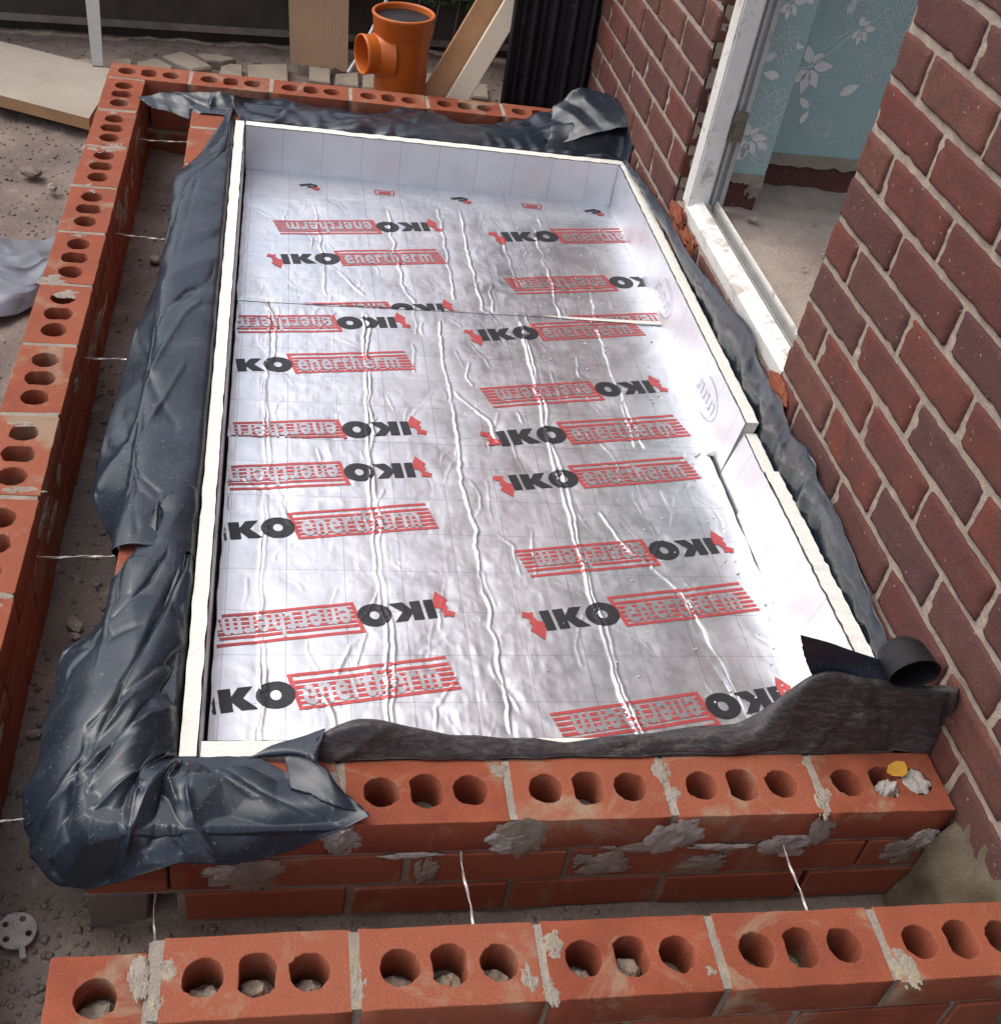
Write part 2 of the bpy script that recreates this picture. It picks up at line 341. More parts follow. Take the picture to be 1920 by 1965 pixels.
BOXES = [(-.556, -.452, 0., 2.32, 0.), (-.556, .66, -.001, .1035, 0.), (-.556, .64, 2.208, 2.315, 0.), (-.8, -.693, -.2, 2.56, -.011)]
def push_out(G):
    for x0, x1, y0, y1, zt in BOXES:
        m = .0045; X_, Y_, Z_ = G[..., 0], G[..., 1], G[..., 2]
        ins = (X_ > x0-m) & (X_ < x1+m) & (Y_ > y0-m) & (Y_ < y1+m) & (Z_ < zt+m)
        up = zt+m-Z_; dxl = X_-(x0-m); dyl = Y_-(y0-m); 
        side_x = ins & (dxl < up) & (dxl <= dyl) & (dxl < .03); side_y = ins & (dyl < up) & (dyl < dxl) & (dyl < .03) & (y0 < .01)
        top = ins & ~side_x & ~side_y & (up < .045)
        G[..., 0] = np.where(side_x, x0-m, X_); G[..., 1] = np.where(side_y, y0-m, Y_); G[..., 2] = np.where(top, zt+m, Z_)
    return G
def loft(name, rows, nu, nv, m, parent, wr=.004, freq=9., seed=0., edge=.003, creases=(), flip=False, thick=.0008, fade=0.0, collide=True, lin=0.0):
    """sheet through rows of control points; wr: wrinkle height, creases: (u0,v0,u1,v1,height,width) folds"""
    rows = [[np.array(p, float) for p in r] for r in rows]
    G = np.zeros((nu+1, nv+1, 3))
    cols = [[catmull(r, j/nv) for j in range(nv+1)] for r in rows]
    for j in range(nv+1):
        col = [c[j] for c in cols]
        for i in range(nu+1):
            x = i/nu*(len(col)-1); q0 = min(int(x), len(col)-2); G[i, j] = catmull(col, i/nu)*(1-lin)+(col[q0]*(1-x+q0)+col[q0+1]*(x-q0))*lin
    du = np.gradient(G, axis=0); dv = np.gradient(G, axis=1); N = np.cross(du, dv); N /= np.linalg.norm(N, axis=2, keepdims=True)+1e-12
    if flip: N = -N
    out = G.copy()
    for i in range(nu+1):
        for j in range(nv+1):
            p = G[i, j]; u, v = i/nu, j/nv
            a = noise.noise((p[0]*freq+seed, p[1]*freq, p[2]*freq)); bq = noise.noise((p[0]*freq*2.3+seed, p[1]*freq*2.3+5, p[2]*freq*2.3))
            cq = noise.noise((p[0]*freq*5+seed, p[1]*freq*5+9, p[2]*freq*5))
            h = wr*(facet(p, seed, freq)+(.5-abs(bq))*.25*max(0, a+.1))
            for (u0, v0, u1, v1, hh, w) in creases:
                dx, dy = u1-u0, v1-v0; tt = max(0, min(1, ((u-u0)*dx+(v-v0)*dy)/(dx*dx+dy*dy)))
                d = math.hypot(u-u0-dx*tt, v-v0-dy*tt)+.012*noise.noise((u*9+seed, v*9, 1)); h += hh*math.exp(-abs(d)/w)*(1-.5*abs(2*tt-1))
            if fade: h *= min(1, v/fade) if fade > 0 else min(1, (1-v)/-fade)
            e = min(u, 1-u, v, 1-v)
            out[i, j] = p+N[i, j]*h
            if edge and (j == nv or i in (0, nu)): out[i, j] += np.array([noise.noise((u*14+seed, v*14, k*7.)) for k in range(3)])*edge
    if collide: out = push_out(out)
    vs_ = out.reshape(-1, 3); fs = [(i*(nv+1)+j, (i+1)*(nv+1)+j, (i+1)*(nv+1)+j+1, i*(nv+1)+j+1) for i in range(nu) for j in range(nv)]
    o = mobj(name, vs_.tolist(), fs, m, parent, True)
    if thick:
        md = o.modifiers.new('thickness', 'SOLIDIFY'); md.thickness = thick; md.offset = 0
    return o

# ---------------------------------------------------------------- ground
GZ = -.226
def ground_h(x, y):
    h = .020*fbm((x*2.2, y*2.2, 3), 5)+.008*fbm((x*11, y*11, 7), 4)
    if y > 2.62: h += .03*min(1, (y-2.62)/.3)
    return h
xs = np.concatenate([[-30, -12, -5, -3], np.arange(-1.7, 1.0, .016), [1.5, 3, 6, 12, 30]]); ys = np.concatenate([[-30, -12, -5, -2], np.arange(-.6, 3.9, .016), [4.5, 6, 10, 18, 40]])
V = []; 
for x in xs:
    for y in ys:
        near = -1.75 < x < 1.05 and -.65 < y < 3.95
        V.append((x, y, GZ+(ground_h(x, y) if near else 0)))
ny = len(ys); F = [(i*ny+j, (i+1)*ny+j, (i+1)*ny+j+1, i*ny+j+1) for i in range(len(xs)-1) for j in range(ny-1)]
gr = mobj('ground', V, F, MT['soil'], None, True); gr['kind'] = 'structure'; gr['label'] = 'trodden brown soil with rubble around the brick walls'; gr['category'] = 'ground'
# gravel scattered on the soil
PEB = [lump_mesh('pebble', (.0045, .0036, .0022), 30+i, 1, .7) for i in range(6)]
pv, pf = [], []
r = random.Random(5)
def scatter_pebbles(n, x0, x1, y0, y1, smax):
    for _ in range(n):
        x, y = r.uniform(x0, x1), r.uniform(y0, y1)
        me = r.choice(PEB); s_ = r.uniform(.3, 1)**2*smax+.35; a = r.uniform(0, 6.28); c_, n_ = math.cos(a), math.sin(a)
        z = GZ+ground_h(x, y)+.001*s_; b0 = len(pv)
        pv.extend((x+(v.co.x*c_-v.co.y*n_)*s_, y+(v.co.x*n_+v.co.y*c_)*s_, z+v.co.z*s_) for v in me.vertices); pf.extend(tuple(b0+i for i in p.vertices) for p in me.polygons)
scatter_pebbles(1200, -1.45, -.80, .6, 2.6, 1.0); scatter_pebbles(450, -.70, -.55, -.15, 2.3, 1.2); scatter_pebbles(500, -.9, .2, -.14, -.0, .9); scatter_pebbles(700, -1.3, .6, 2.6, 3.3, 1.4); scatter_pebbles(300, -.95, -.55, -.5, .1, 1.2)
gv = mobj('gravel', pv, pf, MT['pebble'], None, True); gv['kind'] = 'stuff'; gv['label'] = 'small grey brown gravel lying on the trodden soil'; gv['category'] = 'gravel'

# ---------------------------------------------------------------- brick leaves of the porch
CZ = .075
def brick_wall(label, loc, group=None): return thing('brick_wall', label, 'brick wall', loc, group)
def put(me, name, wall, loc, rz=0, tilt=.006):
    o = link(name, me, None, wall, loc, (rnd.uniform(-tilt, tilt), rnd.uniform(-tilt, tilt), rz+rnd.uniform(-tilt, tilt))); return o
def mortar_in(brick, xs_, fresh=False, z=-.030, rz=0):
    for i in xs_:
        me = rnd.choice(LUMPS_F if fresh else LUMPS); hx = HOLES[i][0]
        o = link('mortar_lump', me, None); o.parent = brick
        o.location = (hx+rnd.uniform(-.004, .004), rnd.uniform(-.008, -.002), z+rnd.uniform(-.006, .004)); o.rotation_euler = (rnd.uniform(0, 6), rnd.uniform(0, 6), rnd.uniform(0, 6)); o.scale = (1, 1, rnd.uniform(.8, 1.1))
JOINTS = {}
def perp(mb, x, y0, y1, z0, z1, w=.010, ax='x'):
    j = .0012
    if ax == 'x': mb.box((x-w/2-.001, y0, z0), (x+w/2+.001, y1, z1), j)
    else: mb.box((y0, x-w/2-.001, z0), (y1, x+w/2+.001, z1), j)
# front outer leaf ------------------------------------------------
YF, ZF, XF = -.241, -.011, .0096
w_fo = brick_wall('outer front leaf of perforated red bricks, mortar crumbs in its holes, ending in a half brick', (.15, YF+.05, ZF-.2))
mb = MB()
for n in range(-2, 4):
    x = XF+.225*n+.1125
    b = put(PERF[n % 6], 'brick', w_fo, (x, YF+.05125, ZF-.0325), 0, .004)
    fill = {-2: (0, 1, 2), -1: (0, 1, 2), 0: (0, 1), 3: (0, 2)}.get(n)
    if fill: mortar_in(b, fill, z=-.018)
    perp(mb, XF+.225*n, YF+.003, YF+.0995, ZF-.066, ZF-.0005, .011)
hb_ = put(PERF_HALF, 'brick', w_fo, (XF-.45-.010-.055, YF+.040, ZF-.046), .01)
o = link('mortar_lump', LUMPS[1], None); o.parent = hb_; o.location = (0, -.005, -.016); o.scale = (1.1, 1.1, 1)
perp(mb, XF-.45-.002, YF+.002, YF+.098, ZF-.062, ZF-.004, .016)
for c in range(1, 3):
    z = ZF-CZ*c-.0325
    for n in range(-2, 4):
        x = XF+.225*n+(.1125 if c % 2 == 0 else 0)
        put(SOLID[(n+c) % 5], 'brick', w_fo, (x, YF+.05125, z)); perp(mb, x+.1125, YF+.004, YF+.0985, z-.0325, z+.0325)
    mb.box((XF-.565, YF+.004, z+.0322), (XF+.9, YF+.0985, z+.0428), .0006)
mb.box((XF-.565, YF+.004, ZF-.2255), (XF+.9, YF+.0985, ZF-.2148), .0006)
mb.build('mortar', MT['grey_mortar'], w_fo)
# inner front leaf -------------------------------------------------
w_fi = brick_wall('inner front leaf of red bricks under the foil lined tray, smeared with grey mortar', (.05, .05, -.2))
mb = MB()
for n in range(-2, 3):
    x = .225*n+.1125
    if n == 2: b = put(PERF_CUT, 'brick', w_fi, (.456+.096, .05125, -.0325), 0, .003); mortar_in(b, (0,), True, z=-.004); continue
    b = put(PERF[(n+3) % 6], 'brick', w_fi, (x, .05125, -.0325), 0, .004)
    f = {-1: (0, 1), 0: (1,), 1: (1, 2)}.get(n)
    if f: mortar_in(b, f, z=-.040)
for n in range(-1, 3): perp(mb, .225*n, .003, .0995, -.066, -.0006, .011)
for me_, px_, sc_ in ((LUMPS_F[0], (.556, .047, .001-.012), .95), (LUMPS_F[1], (.498, .046, -.008), .6)):
    pass
for c in range(1, 3):
    z = -CZ*c-.0325
    for n in range(-3, 3):
        x = .225*n+(.1125 if c % 2 == 0 else 0)+(.02 if c == 2 else -.02)
        if x+.1075 > .66: continue
        if x-.1075 < (-.56 if c == 1 else -.47):
            if c == 1: put(SOLID_HALF[0], 'brick', w_fi, (-.498, .05125, z))
            continue
        put(SOLID[(n+c) % 5], 'brick', w_fi, (x, .05125, z)); perp(mb, x-.1125, .004, .0985, z-.0325, z+.0325)
    if c == 1:
        put(SOLID_HALF[1], 'brick', w_fi, (.594, .05125, z)); o = put(SOLID_HALF[2], 'brick', w_fi, (-.4, .05125, z)); o.scale = (.82, 1, 1)
    else:
        o = put(SOLID[3], 'brick', w_fi, (.561, .05125, z)); o.scale = (.80, 1, 1)
    mb.box((-.553, .004, z+.0322), (.65, .0985, z+.0428), .0006)
mb.box((-.553, .004, -.245), (.65, .0985, -.2148), .0006)
mb.build('mortar', MT['grey_mortar'], w_fi)
for i, (x, z, rx, rz, k) in enumerate(((-.225, -.032, .022, .026, 'grey_mortar'), (-.232, -.028, .012, .018, 'fresh_mortar'), (.012, -.040, .034, .034, 'grey_mortar'), (-.003, -.046, .024, .022, 'fresh_mortar'), (.232, -.045, .034, .034, 'fresh_mortar'), (.20, -.070, .05, .010, 'grey_mortar'),
        (.41, -.075, .036, .022, 'fresh_mortar'), (.452, -.040, .016, .03, 'grey_mortar'), (-.35, -.105, .04, .030, 'grey_mortar'), (-.375, -.098, .02, .018, 'fresh_mortar'), (.145, -.105, .034, .026, 'grey_mortar'), (-.105, -.108, .014, .026, 'grey_mortar'), (.30, -.115, .030, .018, 'grey_mortar'), (-.13, -.071, .035, .005, 'fresh_mortar'), (.31, -.073, .04, .006, 'fresh_mortar'), (.60, -.10, .025, .022, 'grey_mortar'), (.63, -.07, .02, .02, 'fresh_mortar'))):
    splat('mortar_smear', (x, -.0008, z), rx, rz, (0, -1, 0), i+1, MT[k], w_fi, .0022 if k == 'grey_mortar' else .0042)
splat('mortar_smear', (.606, .051, -.002), .021, .019, (0, 0, 1), 40, MT['fresh_mortar'], w_fi, .006)
splat('mortar_smear', (.566, .045, -.014), .016, .014, (0, 0, 1), 41, MT['fresh_mortar'], w_fi, .016)
for i in range(9): splat('mortar_smear', (rnd.choice((0, .225, .45, -.225))+rnd.uniform(-.012, .012), rnd.uniform(.01, .09), -.0006), rnd.uniform(.006, .013), rnd.uniform(.006, .02), (0, 0, 1), 60+i, MT['grey_mortar'], w_fi, .0022)
for i in range(12): splat('mortar_smear', (XF+.225*rnd.randint(-2, 2)+rnd.uniform(-.02, .02), YF+rnd.uniform(.01, .09), ZF-.0006), rnd.uniform(.006, .016), rnd.uniform(.006, .025), (0, 0, 1), 80+i, MT['grey_mortar'], w_fo, .0018)
# concrete footing under the inner leaf
ft = mobj('concrete_footing', *(lambda m_: (m_.v, m_.f))((lambda m_: (m_.box((-.545, -.004, -.31), (.655, .11, -.2455), .004), m_)[1])(MB())), MT['footing']); tag(ft, 'rough grey concrete footing below the inner front leaf', 'footing')
blk = bevel_box('block', (.080, .1, .074), .003, .003, 77)
ob = link('concrete_block', blk, MT['footing'], None, (-.512, .052, -.187)); tag(ob, 'grey concrete block under the red bricks at the inner leaf corner', 'block')
# left inner leaf --------------------------------------------------
w_li = brick_wall('inner side leaf of red bricks mostly hidden under black sheeting', (-.503, 1.2, -.2))
mb = MB()
for c in range(0, 3):
    z = -CZ*c-.0325; y = .1125+(.1125 if c % 2 else 0)
    while y < 2.25:
        put(SOLID[int(y*10) % 5], 'brick', w_li, (-.5035, y+.1075, z), math.pi/2); perp(mb, y+.22, -.552, -.4555, z-.0325, z+.0325, ax='y'); y += .225
    mb.box((-.552, .11, z-.0428), (-.4555, 2.3, z-.0322), .0006)
mb.build('mortar', MT['grey_mortar'], w_li)
# left outer leaf and back outer leaf ------------------------------
XL, YB, ZO = -.7966, 2.5531, -.011
w_lo = brick_wall('long outer side leaf of perforated red bricks, pale mortar dust on top, beside the gravel', (XL+.05, 1.2, -.2))
mb = MB()
for k in range(0, 12):
    y = YB-.1125-.1075-.225*k
    put(PERF[k % 6], 'brick', w_lo, (XL+.05125, y, ZO-.0325), math.pi/2, .004); perp(mb, y+.1125, XL+.003, XL+.0995, ZO-.066, ZO-.0008, .011, 'y')
for c in range(1, 3):
    z = ZO-CZ*c-.0325; y = YB-(.1125+.1075)+(.1125 if c % 2 else 0)
    while y > -.15:
        put(SOLID[int(y*7) % 5], 'brick', w_lo, (XL+.05125, y, z), math.pi/2); perp(mb, y-.1125, XL+.004, XL+.0985, z-.0325, z+.0325, ax='y'); y -= .225
    mb.box((XL+.004, -.18, z+.0322), (XL+.0985, YB-.11, z+.0428), .0006)
mb.box((XL+.004, -.18, ZO-.2255), (XL+.0985, YB-.11, ZO-.2148), .0006)
mb.build('mortar', MT['grey_mortar'], w_lo)
for i in range(26): splat('mortar_smear', (XL+.1026, rnd.uniform(.1, 2.2), rnd.uniform(-.14, -.05)), rnd.uniform(.015, .05), rnd.uniform(.006, .02), (1, 0, 0), 120+i, MT['grey_mortar'], w_lo, .004)
for i in range(22): splat('mortar_smear', (XL+rnd.uniform(.01, .09), YB-.1125-.225*rnd.randint(1, 10)+rnd.uniform(-.03, .03), ZO-.0008), rnd.uniform(.008, .03), rnd.uniform(.006, .018), (0, 0, 1), 160+i, MT['grey_mortar'], w_lo, .0018)
splat('mortar_smear', (XL+.03, .34, ZO-.004), .02, .02, (0, 0, 1), 190, MT['fresh_mortar'], w_lo, .006)
splat('mortar_smear', (XL+.035, .40, ZO-.004), .02, .02, (0, 0, 1), 191, MT['fresh_mortar'], w_lo, .005)
w_bo = brick_wall('far outer leaf of perforated red bricks in front of the orange pipe', (-.1, 2.5, -.2))
mb = MB(); BY = -.0149
for k in range(0, 6):
    x = .1075+.225*k
    if XL+x > .6: continue
    put(PERF[(k+2) % 6], 'brick', w_bo, (XL+x, YB-.05125+BY*x, ZO-.0325), BY, .004); perp(mb, XL+x+.1125, YB-.0995+BY*x, YB-.003+BY*x, ZO-.066, ZO-.0008, .011)
for c in range(1, 3):
    z = ZO-CZ*c-.0325
    for k in range(0, 7):
        x = .225*k+(.1075 if c == 2 else -.005)
        if XL+x > .55: continue
        if k == 0 and c == 1: put(SOLID_HALF[0], 'brick', w_bo, (XL+.052, YB-.05125, z)); continue
        put(SOLID[(k+c) % 5], 'brick', w_bo, (XL+x, YB-.05125+BY*x, z), BY); perp(mb, XL+x+.1125, YB-.099+BY*x, YB-.004+BY*x, z-.0325, z+.0325)
for z in (ZO-.07, ZO-.145, ZO-.22):
    mb.add([(XL+a, YB-d+BY*a, z+h) for h in (-.0052, .0052) for d in (.099, .004) for a in (.002, 1.43)], [(0, 2, 3, 1), (4, 5, 7, 6), (0, 1, 5, 4), (2, 6, 7, 3), (0, 4, 6, 2), (1, 3, 7, 5)])
mb.build('mortar', MT['pale_mortar'], w_bo)
w_bi = brick_wall('far inner leaf of red bricks behind the back insulation board', (.05, 2.26, -.2))
mb = MB()
for c in range(3):
    z = -CZ*c-.0325
    for n in range(-2, 5):
        x = -.445+.225*n+(.1125 if c % 2 else 0)+.1
        if -.56 < x-.1075 and x+.1075 < .65: put(SOLID[(n+c) % 5], 'brick', w_bi, (x, 2.262, z))
    mb.box((-.55, 2.214, z-.0428), (.62, 2.31, z-.0322), .0006)
mb.build('mortar', MT['grey_mortar'], w_bi)

# ---------------------------------------------------------------- wall ties across the cavity
def tie(name, a, b, label, group, sag=.004, r_=.0014):
    a, b = Vector(a), Vector(b); n = 26; d = (b-a); s1 = d.cross(Vector((0, 0, 1))).normalized(); up = s1.cross(d).normalized(); vs_ = []; 
    for i in range(n+1):
        t = i/n; p = a+d*t-Vector((0, 0, sag*4*t*(1-t)))+s1*.0016*math.sin(t*9); an = t*9
        w_ = s1*math.cos(an)+up*math.sin(an); q_ = s1*-math.sin(an)+up*math.cos(an)
        for x, y in ((-1, -.4), (1, -.4), (1, .4), (-1, .4)): vs_.append(p+w_*x*r_*1.2+q_*y*r_*1.2)
    fs = [(i*4+k, i*4+(k+1) % 4, i*4+4+(k+1) % 4, i*4+4+k) for i in range(n) for k in range(4)]
    o = mobj(name, vs_, fs, MT['wire']); return tag(o, label, 'wall tie', group)
LT = 'thin twisted steel tie bridging the dark cavity beside the long outer leaf'
for u1, v1, u2, v2 in ():
    pass
TIES = (('thin steel tie across the cavity under the tented black lap', (-0.687,2.214,-0.080), (-0.570,2.226,-0.080)), ('bent pale steel tie in the side cavity above a white stone chip', (-0.689,1.686,-0.080), (-0.566,1.672,-0.080)),
  ('short steel tie in the side cavity ending under the widening black flap', (-0.695,1.162,-0.080), (-0.619,1.169,-0.080)), ('long pale steel tie in the side cavity by the notch of the flap', (-0.689,0.580,-0.080), (-0.554,0.588,-0.080)), ('steel tie poking out beside the crumpled sheet corner', (-0.689,0.084,-0.090), (-0.634,0.081,-0.085)))
for lb, a, b in TIES: tie('wall_tie', (a[0]-.012, a[1], a[2]), (max(b[0], -.56) if b[0] > -.58 else b[0]+.05, b[1], b[2]), lb, 'ties in the side cavity')
for xa, xb, lb in ((-.062, -.052, 'twisted steel tie below the widest white mortar smear on the inner leaf'), (.405, .415, 'twisted steel tie hanging from mortar under the brick with the yellow leaf')): tie('wall_tie', (xa, .002, -.069), (xb, -.141, -.088), lb, 'ties in the front cavity')
tie('wall_tie', (-.462, .0, -.145), (-.455, -.141, -.16), 'straight thin tie beside the concrete block at the inner leaf corner', 'ties in the front cavity', r_=.001)

# ---------------------------------------------------------------- foil faced insulation tray
FZ = -.11
def polyline(px): return [np.array(p[:2]) for p in px]
RIDGES = [   # (points on the floor, height, half width)
 ([(-0.341,1.466,-0.110), (-0.342,1.201,-0.110), (-0.342,0.931,-0.110), (-0.335,0.805,-0.110), (-0.340,0.620,-0.110), (-0.341,0.447,-0.110), (-0.330,0.304,-0.110), (-0.338,0.215,-0.110)], .0040, .0042, 2),
 ([(-0.129,1.434,-0.110), (-0.133,1.220,-0.110), (-0.140,0.944,-0.110), (-0.143,0.769,-0.110), (-0.142,0.599,-0.110), (-0.133,0.449,-0.110), (-0.141,0.252,-0.110)], .0045, .0045, 2),
 ([(0.046,1.427,-0.110), (0.042,1.196,-0.110), (0.043,0.990,-0.110), (0.039,0.839,-0.110), (0.047,0.702,-0.110), (0.043,0.551,-0.110), (0.048,0.380,-0.110), (0.050,0.239,-0.110)], .0050, .0042, 1),
 ([(0.241,1.442,-0.110), (0.236,1.213,-0.110), (0.231,1.003,-0.110), (0.231,0.785,-0.110), (0.237,0.623,-0.110), (0.235,0.490,-0.110), (0.235,0.335,-0.110), (0.252,0.232,-0.110)], .0050, .0050, 2),
 ([(0.426,1.439,-0.110), (0.423,1.272,-0.110), (0.432,1.091,-0.110), (0.436,0.980,-0.110)], .0045, .0045, 1),
 ([(0.430,1.190,-0.110), (0.420,1.090,-0.110), (0.416,0.979,-0.110)], .0035, .0035, 1),
 ([(0.054,1.148,-0.110), (0.115,1.049,-0.110), (0.123,0.978,-0.110)], .0040, .0045, 1),
 ([(0.296,0.765,-0.110), (0.334,0.654,-0.110), (0.389,0.585,-0.110), (0.415,0.532,-0.110), (0.425,0.442,-0.110), (0.445,0.256,-0.110)], .0040, .0045, 1),
 ([(0.408,0.545,-0.110), (0.410,0.405,-0.110), (0.436,0.300,-0.110)], .0025, .004, 1),
 ([(0.157,2.004,-0.110), (0.153,1.664,-0.110), (0.159,1.491,-0.110)], .0045, .0045, 1),
 ([(0.099,2.000,-0.110), (0.097,1.763,-0.110), (0.090,1.531,-0.110)], .0035, .0045, 1),
 ([(0.251,1.900,-0.110), (0.259,1.614,-0.110)], .0030, .0045, 1),
 ([(0.354,1.961,-0.110), (0.348,1.664,-0.110), (0.346,1.477,-0.110)], .0040, .0045, 1),
 ([(-0.037,1.971,-0.110), (-0.035,1.770,-0.110), (-0.028,1.589,-0.110), (-0.003,1.507,-0.110)], .0035, .0045, 1),
 ([(-0.229,1.967,-0.110), (-0.216,1.743,-0.110), (-0.210,1.517,-0.110)], .0022, .004, 1),
 ([(0.453,1.678,-0.110), (0.433,1.475,-0.110)], .0030, .0045, 1),
 ([(-0.208,1.665,-0.110), (-0.159,1.596,-0.110), (-0.125,1.528,-0.110)], .0028, .005, 1),
 ([(-0.080,0.402,-0.110), (-0.033,0.438,-0.110), (0.030,0.481,-0.110)], .0022, .005, 1),
 ([(-0.217,0.357,-0.110), (-0.194,0.413,-0.110), (-0.150,0.460,-0.110)], .0022, .005, 1),
]
HX0, HX1, HY0, HY1, HS = -.45, .66, .08, 2.25, .002
def vnoise(X_, Y_, seed):
    rs = np.random.RandomState(seed); T = rs.rand(64, 64)*2-1
    xi, yi = np.floor(X_).astype(int), np.floor(Y_).astype(int); fx, fy = X_-xi, Y_-yi; fx = fx*fx*(3-2*fx); fy = fy*fy*(3-2*fy)
    t = lambda a, b: T[a % 64, b % 64]
    return (t(xi, yi)*(1-fx)+t(xi+1, yi)*fx)*(1-fy)+(t(xi, yi+1)*(1-fx)+t(xi+1, yi+1)*fx)*fy
def height_map():
    gx, gy = np.arange(HX0, HX1, HS), np.arange(HY0, HY1, HS); X_, Y_ = np.meshgrid(gx, gy, indexing='ij'); Z_ = np.zeros_like(X_)
    rs = random.Random(21); rid = list(RIDGES)
    for _ in range(190):       # small stray creases in the foil
        x, y = rs.uniform(-.4, .58), rs.uniform(.17, 2.0); a = math.pi/2+rs.gauss(.1, .55); L_ = rs.uniform(.03, .13); pts = [(x, y)]
        for k in range(3): a += rs.gauss(0, .3); pts.append((pts[-1][0]+math.cos(a)*L_/3, pts[-1][1]+math.sin(a)*L_/3))
        rid.append((pts, rs.uniform(.0008, .0024), rs.uniform(.0026, .0050), 1))
    for n_, (pts, h, w, dbl) in enumerate(rid):
        px_, py_ = [p[0] for p in pts], [p[1] for p in pts]; m = .05
        i0, i1 = max(0, int((min(px_)-m-HX0)/HS)), int((max(px_)+m-HX0)/HS); j0, j1 = max(0, int((min(py_)-m-HY0)/HS)), int((max(py_)+m-HY0)/HS)
        x, y = X_[i0:i1, j0:j1], Y_[i0:i1, j0:j1]
        if x.size == 0: continue
        best = np.full_like(x, 9.); sg = np.ones_like(x); end = np.zeros_like(x)
        xw = x+.0045*vnoise(y*24, x*3+n_, 3)+.0020*vnoise(y*70, x*3+n_, 4)
        for q_, (a, b) in enumerate(zip(pts, pts[1:])):
            dx, dy = b[0]-a[0], b[1]-a[1]; t = np.clip(((xw-a[0])*dx+(y-a[1])*dy)/(dx*dx+dy*dy), 0, 1); ex, ey = xw-a[0]-dx*t, y-a[1]-dy*t; d = np.hypot(ex, ey)
            up = d < best; best = np.where(up, d, best); sg = np.where(up, np.sign(ex), sg)
        k = h*.52*(1+.75*vnoise(y*18, x*5+n_*3, 5)); w2 = w*.42*(1+.4*vnoise(y*30, x+n_, 6))
        Z_[i0:i1, j0:j1] += k*np.exp(-(best/w2)**1.5)-.0007*np.exp(-(best/.015)**2)
        if dbl == 2:
            off = .008+.006*vnoise(y*11, x*0+n_, 7); Z_[i0:i1, j0:j1] += .75*k*np.exp(-np.abs((best*sg-off)/w2)**1.5)
    mod = .5+.5*vnoise(X_*4, Y_*4, 8)
    Z_ += .0003*vnoise(X_*20, Y_*20, 9)+.0005*mod*(1-2*np.abs(vnoise(X_*44, Y_*30, 10)))+.00022*mod*(1-2*np.abs(vnoise(X_*95, Y_*80, 11)))+.0006*vnoise(X_*4, Y_*4, 12)
    return Z_
HM = height_map()
def foil_z(x, y):
    u, v = (x-HX0)/HS, (y-HY0)/HS; i, j = int(u), int(v); i = max(0, min(HM.shape[0]-2, i)); j = max(0, min(HM.shape[1]-2, j)); f, g_ = u-i, v-j
    return float((HM[i, j]*(1-f)+HM[i+1, j]*f)*(1-g_)+(HM[i, j+1]*(1-f)+HM[i+1, j+1]*f)*g_)
def board(name, label, group='foil faced insulation boards', loc=(0, 0, 0)): return thing('insulation_board', label, 'insulation board', loc, group)
FLOORS = []
def floor_board(label, x0, x1, ya0, ya1, yb0, yb1, z, loc, th=.05, step=.0042):
    """ya*: near edge at left/right, yb*: far edge"""
    t = board('insulation_board', label, loc=loc)
    nx = int((x1-x0)/.0019); ny_ = int((max(yb0, yb1)-min(ya0, ya1))/.0045); vs_ = []
    for i in range(nx+1):
        u = i/nx; x = x0+(x1-x0)*u; a = ya0+(ya1-ya0)*u; b = yb0+(yb1-yb0)*u
        for j in range(ny_+1):
            y = a+(b-a)*j/ny_; e = .0015*noise.noise((x*30, y*3, 5)) if j in (0, ny_) else 0
            q_ = min(1, j/6, (ny_-j)/6, i/6, (nx-i)/6)
            xe = (.0025*noise.noise((y*18, i, 2)) if i in (0, nx) else 0)
            vs_.append((x+xe, y+e*.4, z+foil_z(x, y)-.0008*(1-q_)))
    fs = [(i*(ny_+1)+j, (i+1)*(ny_+1)+j, (i+1)*(ny_+1)+j+1, i*(ny_+1)+j+1) for i in range(nx) for j in range(ny_)]
    mobj('foil_face', vs_, fs, MT['foil'], t, True)
    m_ = MB(); c8 = [(x0+.001, ya0+.001, z-th), (x1-.001, ya1+.001, z-th), (x0+.001, yb0-.001, z-th), (x1-.001, yb1-.001, z-th), (x0+.001, ya0+.001, z-.003), (x1-.001, ya1+.001, z-.003), (x0+.001, yb0-.001, z-.003), (x1-.001, yb1-.001, z-.003)]
    m_.add(c8, [(0, 2, 3, 1), (4, 5, 7, 6), (0, 1, 5, 4), (2, 6, 7, 3), (0, 4, 6, 2), (1, 3, 7, 5)]); m_.build('foam_core', MT['foam'], t)
    FLOORS.append((t, x0, x1, ya0, ya1, yb0, yb1, z)); return t
fb_near = floor_board('largest floor board of foil insulation, behind the sheeting over the front leaf', -.407, .575, .150, .150, .9605, .9665, FZ, (.08, .55, FZ-.05))
fb_mid = floor_board('middle floor board of foil insulation, between two board joints', -.409, .596, .962, .968, 1.4665, 1.4815, FZ-.0005, (.08, 1.2, FZ-.05))
fb_far = floor_board('floor board of foil insulation beside the narrow foil strip', -.411, .604, 1.4675, 1.4825, 2.0085, 2.0215, FZ+.0005, (.08, 1.75, FZ-.05))
fb_strip = floor_board('narrow shiny foil strip lying along the foot of the back board', -.411, .606, 2.010, 2.023, 2.168, 2.150, FZ-.008, (.08, 2.08, FZ-.05), .045)

